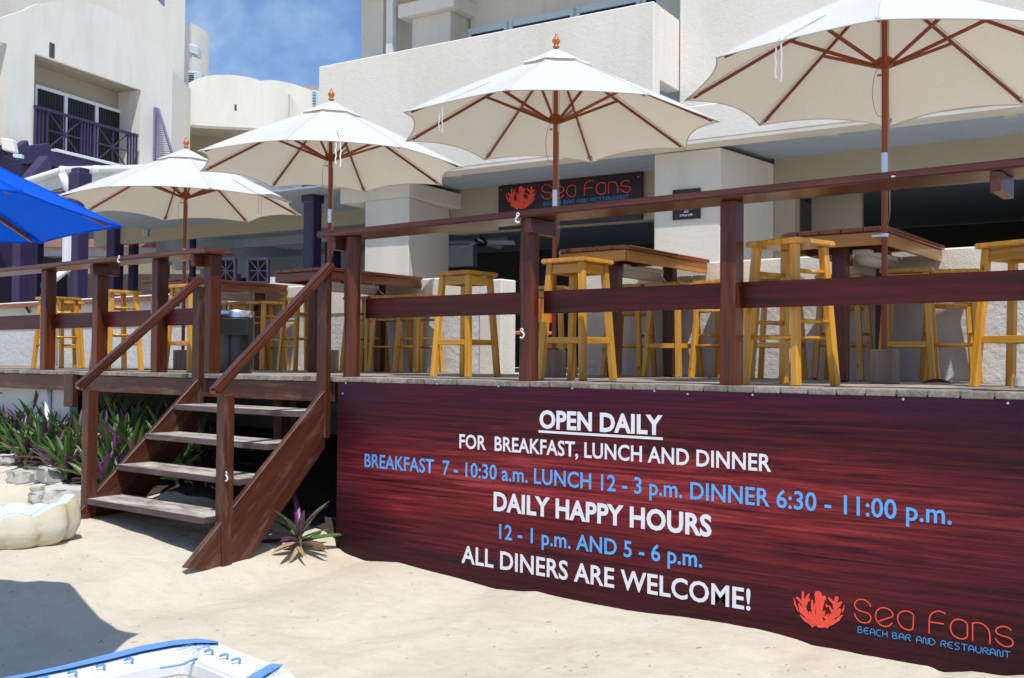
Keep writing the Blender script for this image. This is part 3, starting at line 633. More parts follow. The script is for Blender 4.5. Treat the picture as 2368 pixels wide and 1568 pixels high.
S=[(1826,559,'b',-15,'round-runged pine stool at the rail left of the right umbrella pole'),
(1335,601,'a',-2,'pine stool with apron at the rail in front of the orange-edged table'),
(1078,630,'a',0,'pine stool standing alone at the rail left of the log post'),
(2362,562,'a',-20,'pine stool cut by the right edge of the photo'),
(2100,624,'a',10,'pine stool behind the right umbrella pole, its knotty legs in shade'),
(2196,637,'b',20,'pine stool by the right wall, partly in sun'),
(1950,645,'b',5,'pine stool in shade beneath the right table'),
(1800,640,'a',12,'pine stool half hidden behind the round-runged stool at the rail'),
(1556,658,'a',-5,'low-looking pine stool just left of the square rail post'),
(1455,668,'b',8,'pine stool in the shade under the table with orange edge'),
(1668,664,'b',-12,'pine stool half hidden behind the square rail post'),
(1275,664,'a',15,'pine stool behind the third umbrella pole beside the orange chair'),
(845,690,'b',6,'pine stool in front of the table left of the lone stool'),
(905,694,'b',25,'second pine stool close behind the one near the stair corner post'),
(968,698,'b',-8,'pine stool in shade beneath the end of the left middle table'),
(698,690,'b',-10,'pine stool with rungs just behind the right handrail'),
(570,703,'a',12,'pine stool right behind the black bin'),
(617,712,'b',-6,'pine stool in shade to the right of the bin'),
(515,710,'b',18,'pine stool hidden behind the left side of the bin'),
(448,660,'a',4,'tall-looking pine stool at the left rail behind the left handrail'),
(272,673,'b',-4,'pine stool with rungs between the second and third left posts'),
(135,688,'b',6,'pine stool in front at the far left of the deck'),
(150,698,'a',-14,'pine stool behind the front one at the far left of the deck')]
protos={}
for x,y,k,yaw,lab in S:
    p=seat_at(x,y)
    if k not in protos: o=protos[k]=stool(k)
    else: o=copy_tree(protos[k])
    p.y=min(p.y,2.78)
    if p.y>2.77: # keep it in line with the same sight line
        r=ray(x,y); p=C0+r*((2.78-C0.y)/r.y)
    o.location=(p.x,p.y,0); o.rotation_euler=(0,0,math.radians(yaw)); tag(o,lab,'bar stool','pine bar stools on the deck')

# ---------------------------------------------------------------- high tables
def table(x0,x1,y0,y1,label,apm,legx,n=5):
    zt=1.035; t=thing('bar_table',label,'table',((x0+x1)/2,(y0+y1)/2,0),0,'high plank tables on the deck')
    w_=(x1-x0)/n
    for k in range(n):
        a=x0+k*w_; cut=.07
        ya=y0+(.05 if k in (0,n-1) else 0)
        if k==0: pts=[(a,y0+cut),(a+cut,y0),(a+w_-.006,y0),(a+w_-.006,y1),(a,y1)]
        elif k==n-1: pts=[(a,y0),(a+w_-.05,y0),(a+w_,y0+.05),(a+w_,y1),(a,y1)]
        else: pts=[(a,y0),(a+w_-.006,y0),(a+w_-.006,y1),(a,y1)]
        c=Vector((a,y0,zt)); o=part('plank',G().prism([(q[0]-a,zt-q[1]*0-zt,q[1]-y0) for q in pts],(0,.032,0)),MAT['table'],t,bev=.004,local=True)
        # local: x, y(thickness), z(length) -> world x, z, y
        o.matrix_local=Matrix.Translation(Vector((a,y0,zt-.032+.0))-t.location)@Matrix(((1,0,0,0),(0,0,1,0),(0,1,0,0),(0,0,0,1)))
    i=.035; za=zt-.078
    beam('apron',(x0+i,y0+i,za),(x1-i,y0+i,za),.025,.088,apm,t); beam('apron',(x1-i,y0+i+.014,za),(x1-i,y1,za),.025,.088,apm,t); beam('apron',(x0+i,y0+i+.014,za),(x0+i,y1,za),.025,.088,apm,t)
    for yy in (y0+.28,y1-.2): beam('leg',(legx,yy,0),(legx,yy,zt-.033),.10,.10,MAT['post'],t,up=(0,1,0),bev=.012)
    beam('cross_bearer',(x0+i+.014,y0+.45,za-.015),(x1-i-.014,y0+.45,za-.015),.05,.07,MAT['post'],t)
    xm_=x1-.28; zl_=zt-.165
    lf=part('light_fitting',G().tube([(xm_,y0+.35,zl_),(xm_,y0+.36,zl_),(xm_,y0+.95,zl_),(xm_,y0+.96,zl_)],[.03,.052,.052,.03],12),MAT['lamp'],t,smooth=True)
    part('light_base',G().box((xm_-.06,y0+.33,zl_+.02),(xm_+.06,y0+.98,zl_+.055)),MAT['pipe'],lf,bev=.006)
    part('conduit',G().tube([(xm_,y0+.98,zl_+.04),(xm_,y0+1.1,zl_-.03),(xm_,y0+1.12,zl_-.04)],.008),MAT['pipe'],t)
    return t
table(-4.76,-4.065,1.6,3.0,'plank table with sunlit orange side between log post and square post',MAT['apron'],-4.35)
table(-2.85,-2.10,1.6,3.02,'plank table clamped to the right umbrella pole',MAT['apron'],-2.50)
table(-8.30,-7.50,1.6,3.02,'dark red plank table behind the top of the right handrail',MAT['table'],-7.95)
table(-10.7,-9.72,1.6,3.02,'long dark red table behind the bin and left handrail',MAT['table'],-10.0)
# far shelf along the low wall at the left
sh=thing('wall_shelf','narrow dark red shelf running along the low wall at the far left','shelf',(-13,2.8,0))
beam('shelf_board',(-17,2.985,.96),(-10.9,2.985,.96),.10,.06,MAT['table'],sh)
for x_ in (-16,-14,-12): beam('bracket',(x_,3.03,.84),(x_,2.97,.93),.04,.03,MAT['post'],sh)

# ---------------------------------------------------------------- umbrellas
def canopy_z(t,top,rim): return top+(rim-top)*(t*.88+.12*t*t)
def umbrella(name,label,cx,cy,z_rim,z_top,R,rot,cloth,wood_,zhub,zpole,group,finial=True,tie=None,details=True,pl=.062):
    t=thing(name,label,'umbrella',(cx,cy,0),0,group); A=[rot+k*math.pi/4 for k in range(8)]
    def P(rr,a,z): return Vector((cx+rr*math.cos(a),cy+rr*math.sin(a),z))
    g=G(); n=10; mrow=14; r0=.10
    for k in range(8):
        a0,a1=A[k],A[k]+math.pi/4; am=(a0+a1)/2; vs=[]
        for i in range(mrow+1):
            tt=r0+(1-r0)*i/mrow
            for j in range(n+1):
                s_=j/n; e=P(R*tt,a0,0)*(1-s_)+P(R*tt,a1,0)*s_
                bow=4*s_*(1-s_)
                # scalloped hem and slight sag between the ribs
                pull=pl*bow*max(0,(tt-.55)/.45)**2
                c=Vector((cx,cy,0)); d=(e-c); d=d*(1-pull)
                zz_=canopy_z(tt*(1-pull),z_top,z_rim)-.028*bow*math.sin(math.pi*min(1,tt*.9))
                vs.append(Vector((c.x+d.x,c.y+d.y,zz_)))
        fs_=[(i*(n+1)+j,i*(n+1)+j+1,(i+1)*(n+1)+j+1,(i+1)*(n+1)+j) for i in range(mrow) for j in range(n)]
        o_=len(g.v); g.v+=vs; g.f+=[tuple(q+o_ for q in f) for f in fs_]
    can=part('canopy',g,cloth,t,smooth=True)
    hem=G(); 
    for k in range(8):
        path=[]
        for j in range(n+1):
            path.append(g.v[k*(n+1)*(mrow+1)+mrow*(n+1)+j])
        hem.tube(path,.0045,5)
    part('hem',hem,cloth,can,smooth=True)
    seam=G()
    for a in A:
        seam.tube([P(R*q,a,canopy_z(q,z_top,z_rim)+.001) for q in np.linspace(.2,.99,8)],.0035,5)
    part('seam',seam,cloth,can,smooth=True)
    # vent cap
    g2=G()
    for k in range(8):
        a0,a1=A[k],A[k]+math.pi/4; vs=[]
        for i in range(5):
            tt=.02+.22*i/4
            for j in range(7):
                s_=j/6; e=P(R*tt,a0,0)*(1-s_)+P(R*tt,a1,0)*s_; bow=4*s_*(1-s_)
                e=Vector((cx,cy,0))+(e-Vector((cx,cy,0)))*(1-.16*bow*(i/4)**2); vs.append(Vector((e.x,e.y,canopy_z(tt,z_top,z_rim)+.045-.10*tt+.012*bow*(i/4)+.02*(1-i/4)*0)))
        g2.add(vs,[(i*7+j,i*7+j+1,(i+1)*7+j+1,(i+1)*7+j) for i in range(4) for j in range(6)])
    part('vent_cap',g2,cloth,t,smooth=True)
    pole=part('pole',G().tube([(cx,cy,zpole),(cx,cy,z_top+.02)],.019,14),wood_,t,smooth=True,sharp=50)
    if finial: part('finial',G().lathe((cx,cy,z_top+.045),[(.020,0),(.026,.006),(.026,.018),(.015,.026),(.018,.032),(.031,.050),(.033,.062),(.026,.078),(.012,.094),(.007,.108),(.010,.114),(.003,.120)],16),MAT['finial'],t,smooth=True)
    part('hub',G().lathe((cx,cy,zhub-.035),[(.03,0),(.052,.008),(.055,.055),(.04,.07)],12),wood_,t,sharp=40)
    rh=.60
    for a in A:
        d=Vector((math.cos(a),math.sin(a),0)); tn=Vector((-math.sin(a),math.cos(a),0))
        zr=lambda q: canopy_z(q,z_top,z_rim)-.020
        p0=P(R*.05,a,zr(.05)); p1=P(R*.955,a,zr(.955)); rb=beam('rib',p0,p1,.014,.021,wood_,t,bev=.002)
        ps=P(R*.46,a,zr(.46)-.012); beam('strut',P(.05,a,zhub-.015),ps,.016,.022,wood_,t,bev=.002)
        part('tip_pocket',G().hexa([P(R*.93,a,zr(.93)-.004)+tn*.026,P(R*.93,a,zr(.93)-.004)-tn*.026,P(R*.93,a,zr(.93)+.016)-tn*.02,P(R*.93,a,zr(.93)+.016)+tn*.02],
            [P(R*1.003,a,z_rim-.004)+tn*.008,P(R*1.003,a,z_rim-.004)-tn*.008,P(R*1.003,a,z_rim+.008)-tn*.006,P(R*1.003,a,z_rim+.008)+tn*.006]),cloth,t)
    if details:
        part('sleeve',G().tube([(cx,cy,zs:=DET['sleeve'](cx)),(cx,cy,zs+.13)],.0215,14),MAT['metal'],t,smooth=True,sharp=50)
        c=Vector((cx,cy,0)); lft=Vector((-.79,-.61,0))*.03
        g3=G(); b0=c+lft+Z*(zhub-.03); g3.tube([c+lft*.7+Z*(z_top-.12),b0],.0025,5)
        lp=[b0+lft*(1.6*math.sin(q))+Z*(-.16*(1-math.cos(q))) for q in np.linspace(0,2*math.pi,18)]; g3.tube(lp,.0028,5)
        r_=c-lft*.9; g3.tube([r_+Z*(z_top-.12),r_+Z*(zhub-.2),r_-lft*.25+Z*(zs-.25),r_+Z*(zs-.33),r_+lft*.3+Z*(zs-.25),r_+lft*.15+Z*(zhub-.1)],.003,5)
        part('pull_cord',g3,MAT['rope'],t,smooth=True)
        part('toggle',G().tube([b0-Z*.05-lft*.2,b0-Z*.05+lft*.6],.008,8),MAT['finial'],t,smooth=True)
        part('base_block',G().box((cx-.075,cy-.075,0),(cx+.075,cy+.075,.22)),MAT['blockw'],t,bev=.006)
    if tie is not None:
        a,rr,ln=tie; amid=rot+math.pi/8+math.pi/4*round((a-rot-math.pi/8)/(math.pi/4)); cf=math.cos(math.pi/8)/math.cos(a-amid); cz=lambda q: canopy_z(q/cf,z_top,z_rim)+.002
        p=P(R*rr,a,cz(rr)); q=P(R*1.0,a,z_rim-.002)
        e=P(R*.90,a,canopy_z(.90,z_top,z_rim)+.004)
        # the tie lies on the cloth and falls over the scalloped hem
        re=cf*.925; edge=P(R*re,a,cz(re)+.004); edge2=P(R*(re+.012),a,cz(re)-.02)
        g4=G()
        for sft in (-.02,.02):
            tn=Vector((-math.sin(a),math.cos(a),0)); pts=[p,p*.5+edge*.5+tn*sft*.6+Z*.004,edge+tn*sft,edge2+tn*sft]
            for m_ in range(1,9): pts.append(edge2+tn*(sft+.004*math.sin(m_*2.0+sft*90))-Z*(ln*m_/8*(1.0 if sft>0 else .9)))
            for a_,b_ in zip(pts[:-1],pts[1:]):
                wv=tn*.0055; g4.prism([a_-wv,a_+wv,b_+wv,b_-wv],Vector((math.cos(a),math.sin(a),.3))*.0015)
        part('tie_tape',g4,MAT['tie'],t)
    return t
DET={'sleeve':lambda cx:{-4.68:1.37,-2.08:1.36,-7.32:1.44,-9.65:1.20}.get(round(cx,2),1.3)}
MAT['finial']=plain('polished_orange_finial',(.52,.15,.03),.25,0,.1)
UG='off-white parasols on the deck'
d2=math.radians
umbrella('parasol','off-white parasol above the door sign, whole canopy in view',-4.68,1.5,1.97,2.60,1.30,d2(20),MAT['canvas'],MAT['uwood'],2.07,.18,UG,tie=(d2(258),.52,.22))
umbrella('parasol','off-white parasol at the right edge of the photo, its top cut off',-2.08,1.5,1.945,2.60,1.30,d2(16),MAT['canvas'],MAT['uwood'],2.075,.18,UG,tie=(d2(257),.50,.24))
umbrella('parasol','off-white parasol above the top of the stairs, second from the left',-7.32,1.5,1.955,2.575,1.30,d2(31),MAT['canvas'],MAT['uwood'],2.07,.18,UG,tie=(d2(321),.60,.22))
umbrella('parasol','off-white parasol farthest left, partly behind the blue canopy',-9.65,1.5,1.80,2.40,1.30,d2(21),MAT['canvas'],MAT['uwood'],1.92,.18,UG,tie=(d2(6),.56,.22))
cl=thing('pole_clamp','galvanised band holding the right umbrella pole to its table','clamp',(-2.08,1.5,.95)); part('band',G().lathe((-2.08,1.5,.945),[(.023,0),(.025,0),(.025,.022),(.023,.022)],14).box((-2.16,1.49,.948),(-2.10,1.60,.964)),MAT['metal'],cl)
# blue parasol
bh=.715; t1=aZ(bh,280,525); t2=aZ(bh,95,562); mid=(t1+t2)/2; e_=(t1-t2); e_.z=0; nrm=Vector((e_.y,-e_.x,0)).normalized(); Rb=e_.length/2/math.sin(math.pi/8)
cb=mid+nrm*(Rb*math.cos(math.pi/8)); rb_=math.atan2(t1.y-cb.y,t1.x-cb.x)
DET['sleeve']=lambda cx:.3
umbrella('blue_parasol','royal blue parasol leaning into view from the left edge over the sand',cb.x,cb.y,bh,bh+.53,Rb,rb_,MAT['blue'],MAT['uwood'],bh+.02,sandz(cb.x,cb.y)-.1,None,details=False,pl=.02)['category']='umbrella'

# ---------------------------------------------------------------- litter bin
bc=aY(.45,541,862); bn=thing('litter_bin','black oval litter bin with steel rim behind the left handrail','bin',(bc.x,bc.y,0))
bx_,by_=bc.x,bc.y
def oval(zs_,k=1.0,n=28): return [[Vector((bx_+.165*k_*math.cos(2*math.pi*i/n),by_+.15*k_*math.sin(2*math.pi*i/n),z_)) for i in range(n)] for z_,k_ in zs_]
def ovl(zs_):
    R_=oval(zs_); g=G(); n=28; g.v=[p for r in R_ for p in r]; g.f=[(i*n+k,i*n+(k+1)%n,(i+1)*n+(k+1)%n,(i+1)*n+k) for i in range(len(R_)-1) for k in range(n)]+[tuple(range(n)),tuple(range((len(R_)-1)*n,len(R_)*n))]; return g
part('body',ovl([(0,.97),(.02,1),(.49,1)]),MAT['black'],bn,smooth=True,sharp=40)
part('rim',ovl([(.488,1.03),(.54,1.03),(.548,.99)]),MAT['steel'],bn,smooth=True,sharp=40)
part('lid',ovl([(.545,.97),(.5495,.9)]),MAT['black'],bn)
dv=(C0-bc); dv.z=0; dv.normalize(); sv=Vector((-dv.y,dv.x,0)); fc=Vector((bx_,by_,0))+dv*.150
part('opening_frame',G().prism([fc+sv*s_*.115+Z*z_ for s_,z_ in ((-1,.33),(1,.33),(1.06,.35),(1.06,.46),(1,.48),(-1,.48),(-1.06,.46),(-1.06,.35))],dv*.018),MAT['black'],bn,bev=.004)
part('opening',G().prism([fc+dv*.017+sv*s_*.1+Z*z_ for s_,z_ in ((-1,.345),(1,.345),(1,.465),(-1,.465))],dv*.003),MAT['void'],bn)

# ---------------------------------------------------------------- shell planter
sc0=aZ(-1.17,-10,1262); spn=thing('shell_planter','scalloped concrete shell planter painted pale inside on the sand at the left','planter',(sc0.x,sc0.y,-1.2))
rt_=Vector((RT.x,RT.y,0)).normalized(); fw_=Vector((FW.x,FW.y,0)).normalized()
def shellp(u,v,ins=0):
    """u angle round the rim, v 0 base .. 1 rim; deep lobed tub, pointed at the hinge end"""
    lob=abs(math.sin(u*6.5+.3+v*1.1))**.7; prof_=[(0,.60),(.12,.80),(.35,.95),(.6,1.0),(.85,.99),(1,.96)]
    k=float(np.interp(v,[p[0] for p in prof_],[p[1] for p in prof_])); sw=.10*v
    r=.50*k*(.88+.12*lob*math.sin(math.pi*min(1,.15+v*.75)))*(1-.13*ins)
    ex=1.0+.26*max(0,math.cos(u))**3*(.3+.7*v); h=.255*v+.042*lob*v*v+.10*max(0,math.cos(u))**8*v**2
    return Vector((sc0.x,sc0.y,-1.215))+rt_*(r*math.cos(u+sw*.4)*ex-.02)+fw_*(r*math.sin(u+sw*.4)*.70)+Z*h
nu,nv=132,14
g=G(); g.v=[shellp(2*math.pi*i/nu,j/nv) for j in range(nv+1) for i in range(nu)]; g.f=[(j*nu+i,j*nu+(i+1)%nu,(j+1)*nu+(i+1)%nu,(j+1)*nu+i) for j in range(nv) for i in range(nu)]+[tuple(range(nu))]
ri=len(g.v)
part('bowl',g,MAT['shell'],spn,smooth=True)
g=G(); g.v=[shellp(2*math.pi*i/nu,1,0) for i in range(nu)]+[shellp(2*math.pi*i/nu,1,1)+Z*.006 for i in range(nu)]
g.v+=[shellp(2*math.pi*i/nu,.35,1)+Z*.03 for i in range(nu)]
g.f=[(j*nu+i,j*nu+(i+1)%nu,(j+1)*nu+(i+1)%nu,(j+1)*nu+i) for j in range(2) for i in range(nu)]+[tuple(range(2*nu,3*nu))]
part('painted_inside',g,MAT['shellw'],spn,smooth=True)

# ---------------------------------------------------------------- rocks
def rock(x_,y_,s_,lab,seed):
    bm=bmesh.new(); bmesh.ops.create_icosphere(bm,subdivisions=3,radius=1)
    for v in bm.verts:
        p=v.co.copy(); q=Vector((max(-.62,min(.62,p.x)),max(-.62,min(.62,p.y)),max(-.5,min(.5,p.z))))
        n_=noise.noise(q*1.6+Vector((seed,0,0)))*.35+noise.noise(q*5+Vector((0,seed,0)))*.16+noise.noise(q*13)*.05; v.co=q*(1+n_)
    for f in bm.faces: f.smooth=True
    me=bpy.data.meshes.new('rock'); bm.to_mesh(me); bm.free(); me.materials.append(MAT['rock'])
    o=bpy.data.objects.new('rock',me); COL.objects.link(o); o.location=(x_,y_,sandz(x_,y_)+s_*.42); o.scale=(s_*1.6,s_*1.3,s_*1.15); o.rotation_euler=(0,0,seed*1.7)
    tag(o,lab,'rock','coral rocks edging the plant bed')
RK=[(160,1158,.16,'largest squared pale rock beside the foot of the left newel post'),(120,1128,.12,'pale craggy rock behind the small grey rock at the bed edge'),(115,1166,.075,'small grey rock in front of the bed edge'),(97,1150,.08,'flat tan rock left of the small grey rock'),(72,1125,.09,'tilted rock under the overhanging purple leaves'),(47,1122,.09,'white rock at the middle of the bed edge'),(20,1098,.08,'pale round rock at the left of the bed edge'),(33,1085,.06,'small rock behind the pale round one'),(3,1085,.08,'rock cut by the left edge of the photo'),(170,1118,.07,'small pale rock close to the newel among dead leaves'),(88,1138,.05,'smallest brown rock in the bed edge')]
for i,(x,y,s_,lab) in enumerate(RK):
    p=aZ(-1.0,x,y); rock(p.x,p.y,s_,lab,i*1.37+.5)

# ---------------------------------------------------------------- boat-lily plants
def leafmesh(L_,W_,curl,m,fold=.35):
    n=9; g=G()
    for i in range(n+1):
        t=i/n; wd_=W_*(math.sin(math.pi*min(1,.12+.88*t**.85))**.75)*(1-.0*t) if t<1 else .001
        ang=curl*t; x_=L_*t*math.cos(ang*.5); z_=L_*t*math.sin(.9)*.0+L_*t*0 - L_*.5*curl*t*t*.5
        for s_ in (-1,0,1): g.v.append(Vector((x_,s_*wd_/2,z_+abs(s_)*wd_*fold)))
    g.f=[(i*3+k,i*3+k+1,(i+1)*3+k+1,(i+1)*3+k) for i in range(n) for k in range(2)]
    me=bpy.data.meshes.new('leaf'); me.from_pydata([tuple(v) for v in g.v],[],g.f)
    for p in me.polygons: p.use_smooth=True
    me.materials.append(m); return me
LM=[leafmesh(.34,.050,.25,MAT['leaf']),leafmesh(.29,.046,.5,MAT['leaf']),leafmesh(.34,.048,.1,MAT['leaf2']),leafmesh(.28,.047,.35,MAT['leaf']),leafmesh(.30,.044,.7,MAT['leaf2']),leafmesh(.26,.06,.6,MAT['leafg']),leafmesh(.3,.04,1.2,MAT['straw'])]
def lily(x_,y_,z_,s_,lab,group,n=12,dry=0,kinds=(0,1,3,0,1,3,0,2,4)):
    t=thing('boat_lily',lab,'plant',(x_,y_,z_),0,group)
    part('stem',G().tube([(0,0,-.05),(rnd.uniform(-.01,.01),0,.10*s_)],.016),MAT['straw'],t,local=True)
    for k in range(n):
        a=k*2.399+rnd.uniform(-.3,.3); el=math.radians(rnd.uniform(72,82)*(.8 if n==13 else 1)-k*62/n+rnd.uniform(-6,6))
        me=LM[rnd.choice(kinds)]; o=bpy.data.objects.new('leaf',me); COL.objects.link(o); o.parent=t
        o.location=(math.cos(a)*.012,math.sin(a)*.012,(.10-.07*k/n)*s_); sc1=s_*rnd.uniform(.8,1.15)
        o.rotation_euler=(rnd.uniform(-.3,.3),-el,a); o.scale=(sc1,)*3
    for k in range(dry):
        a=rnd.uniform(0,6.28); o=bpy.data.objects.new('dead_leaf',LM[6]); COL.objects.link(o); o.parent=t; o.location=(0,0,.03); o.rotation_euler=(rnd.uniform(-1,1),math.radians(rnd.uniform(-12,15)),a); o.scale=(s_*.8,)*3
    return t
spots=[]
front_=lambda x_: float(np.interp(x_,[-13,-10,-9.2,-8.2,-7.5],[-.1,-.38,-.48,-.66,-.80]))+.10
tries=0
while len(spots)<92 and tries<6000:
    tries+=1; x_=rnd.uniform(-12.6,-7.55); y_=rnd.uniform(-.95,.55)
    front=-.42-.45*(x_+9.2)*-.0 if False else np.interp(x_,[-13,-10,-9.2,-8.2,-7.5],[-.1,-.38,-.48,-.66,-.80])
    if y_<front+.10: continue
    if x_>-8.0 and y_>-.2 and rnd.random()<.3: continue
    if any((x_-a)**2+(y_-b)**2<.165**2 for a,b in spots): continue
    spots.append((x_,y_))
for i,(x_,y_) in enumerate(spots):
    fr_=y_-front_(x_); lily(x_,y_,sandz(x_,y_),rnd.uniform(.9,1.2)*(1.15 if fr_>.35 else .95),('green and purple sword-leaved lily in the front row behind the rocks' if fr_<.25 else 'green and purple sword-leaved lily in the middle of the bed' if fr_<.6 else 'tall dark sword-leaved lily at the back of the bed near the wall'),'boat lilies massed in the bed left of the stairs',n=rnd.choice((17,19,21)),dry=1 if rnd.random()<.3 else 0)
for px,py,s_,lab in ((40,945,1.2,'dark green round-leaved seedling at the back of the lily bed, left one'),(150,942,1.3,'dark green round-leaved seedling at the back of the lily bed near the stairs'),):
    p=aY(.35,px,py); z_=sandz(p.x,p.y); t=thing('shrub',lab,'plant',(p.x,p.y,z_))
    part('stem',G().tube([(0,0,0),(.02,0,.45*s_)],.008),MAT['leafg'],t,local=True)
    for k in range(34):
        a=rnd.uniform(0,6.28); rr=rnd.uniform(.02,.24); o=bpy.data.objects.new('leaf',LM[5]); COL.objects.link(o); o.parent=t
        o.location=(math.cos(a)*rr,math.sin(a)*rr,(.34+rnd.uniform(-.1,.14))*s_); o.rotation_euler=(rnd.uniform(-.7,.7),rnd.uniform(-.6,.5),a); o.scale=(.36,.6,.5)
p=aZ(-1.15,692,1248); lily(p.x,p.y,sandz(p.x,p.y)+.03,1.05,'single green and purple lily with dead leaves between stairs and banner',None,n=13,dry=12,kinds=(0,1,2,3,4))
for px,py,lab in ((650,1090,'small lily in the dark behind the right stringer'),(395,1120,'lily in the shade under the second tread'),(430,1125,'lily with a pink bract in the shade under the stairs')):
    p=aY(.25,px,py) if px>600 else aY(.1,px,py); lily(p.x,p.y,sandz(p.x,p.y),.95,lab,None,n=10,dry=2)

# ---------------------------------------------------------------- lounger frame in the foreground
lz=-.95; lo=thing('sun_lounger','white plastic lounger frame with frayed blue webbing at the bottom edge','sun lounger',aZ(-1.3,350,1600))
def lz_(x,y,dz=0): return aZ(lz+dz,x,y)
def slab(path_out,path_in,h):
    g=G(); n=len(path_out); A=[p for p in path_out]; B=[p for p in path_in]; d=Vector((0,0,-h)); vs=A+B+[p+d for p in A]+[p+d for p in B]
    for i in range(n-1): g.f+=[(i,i+1,n+i+1,n+i),(2*n+i,3*n+i,3*n+i+1,2*n+i+1),(i,2*n+i,2*n+i+1,i+1),(n+i,n+i+1,3*n+i+1,3*n+i)]
    g.f+=[(0,n,3*n,2*n),(n-1,3*n-1,4*n-1,2*n-1)]; g.v=vs; return g
outer=[lz_(-120,1592),lz_(60,1560),lz_(250,1518),lz_(400,1483),lz_(455,1477),lz_(500,1481),lz_(560,1506),lz_(640,1536),lz_(672,1549),lz_(700,1580),lz_(712,1640)]
inner=[lz_(-120,1650),lz_(60,1606),lz_(250,1560),lz_(375,1532),lz_(420,1524),lz_(452,1531),lz_(500,1551),lz_(560,1576),lz_(600,1592),lz_(600,1620),lz_(590,1680)]
part('frame',slab(outer,inner,.06),MAT['white'],lo,bev=.010,seg=2)
def strip(pts,wd_,m,nm,th=.003):
    g=G()
    for a_,b_ in zip(pts[:-1],pts[1:]):
        d=(b_-a_); n_=Vector((-d.y,d.x,0)).normalized()*wd_/2; g.prism([a_-n_,b_-n_,b_+n_,a_+n_],(0,0,th))
    part(nm,g,m,lo)
g=G(); e=[(-120,1590),(60,1557),(150,1537),(250,1512),(330,1492),(400,1480),(455,1476),(505,1482)]; wdv=[8,8,10,13,13,12,10,4]
n=len(e); g.v=[lz_(x,y,.006) for x,y in e]+[lz_(x,y+w_,.012) for (x,y),w_ in zip(e,wdv)]+[lz_(x,y,.002) for x,y in e]+[lz_(x,y+w_,.006) for (x,y),w_ in zip(e,wdv)]
g.f=[(i,i+1,n+i+1,n+i) for i in range(n-1)]+[(2*n+i,3*n+i,3*n+i+1,2*n+i+1) for i in range(n-1)]+[(i,2*n+i,2*n+i+1,i+1) for i in range(n-1)]+[(n+i,n+i+1,3*n+i+1,3*n+i) for i in range(n-1)]
part('webbing',g,MAT['strap'],lo)
strip([lz_(640,1537,.004),lz_(600,1560,.012),lz_(555,1590,.014),lz_(520,1620,.01)],.045,MAT['strap'],'webbing')
strip([lz_(455,1522,.004),lz_(420,1538,.010),lz_(370,1546,.008)],.012,MAT['strap'],'webbing')
for i,(x,y) in enumerate(((485,1512),(520,1522),(548,1532),(300,1532),(235,1547),(170,1562),(105,1576))):
    a_=lz_(x,y,.004); pts=[a_+Vector((.012*math.cos(q),.012*math.sin(q)*1.6-.01*q,.004+.010*math.sin(q))) for q in np.linspace(0,2.6,7)]
    part('lace',G().tube(pts,.0045,6),MAT['strap'],lo,smooth=True)
fr=G()
for k in range(26):
    q_=rnd.choice(((462,1494),(478,1500),(622,1552))); a_=lz_(q_[0]+rnd.uniform(-16,16),q_[1]+rnd.uniform(-5,8),.008); d=Vector((rnd.uniform(-1,1),rnd.uniform(-1,1),0)).normalized()
    fr.tube([a_,a_+d*.02+Z*.006,a_+d*.045+Vector((rnd.uniform(-.01,.01),rnd.uniform(-.02,.0),-.004)),a_+d*.05+Vector((0,-.03,-.012))],.0008,4)
o=part('frayed_threads',fr,MAT['strap'],lo); o['kind']='stuff'
for x,y in ((640,1560),(60,1590),(455,1500)):
    a_=lz_(x,y,-.06); zb=sandz(a_.x,a_.y); beam('leg',(a_.x,a_.y,zb-.03),(a_.x,a_.y,a_.z),.05,.06,MAT['white'],lo,up=(0,1,0),bev=.006)

# ---------------------------------------------------------------- small loose things
def leaf(px,py,surf,lab,s_=.05,m=None,rz=0):
    p=aZ(surf,px,py) if surf==0 else None
    if p is None:
        p=aZ(-1.25,px,py)
        for _ in range(8): p=aZ(sandz(p.x,p.y),px,py)
    g=G(); n=8
    for i in range(n+1):
        t=i/n; wv=s_*.34*math.sin(math.pi*t)**.8+.0006; 
        for s in (-1,0,1): g.v.append(Vector((s_*(t-.5)*2,s*wv,.004+abs(s)*wv*.7+.012*math.sin(math.pi*t))))
    g.f=[(i*3+k,i*3+k+1,(i+1)*3+k+1,(i+1)*3+k) for i in range(n) for k in range(2)]
    o=part('dry_leaf',g,m or MAT['leafdry'],smooth=True); o.location=p; o.rotation_euler=(0,0,rz); tag(o,lab,'leaf')
leaf(2165,889,0,'curled red dry leaf on the deck right of the right umbrella base',.09,rz=.3); leaf(1878,882,0,'small red dry leaf on the deck by the table leg',.05,rz=1.4)
leaf(1150,1356,1,'small red dry leaf on the sand in front of the banner',.032,rz=.6)
leaf(655,1277,1,'long straw coloured dead leaf lying on the sand by the stringer',.14,MAT['straw'],rz=.8)
p=aZ(0,2357,895); cd=thing('tealight_glass','frosted tealight glass on the deck at the right edge','candle holder',(p.x,p.y,0)); part('cup',G().lathe((p.x,p.y,.001),[(.028,0),(.034,.004),(.036,.055),(.032,.055),(.030,.008),(.002,.007)],20),MAT['candle'],cd,smooth=True,sharp=40)
part('wax',G().lathe((p.x,p.y,.02),[(.001,0),(.029,0),(.029,.012),(.001,.012)],16),MAT['textw'],cd)
g=G(); rr=random.Random(5)
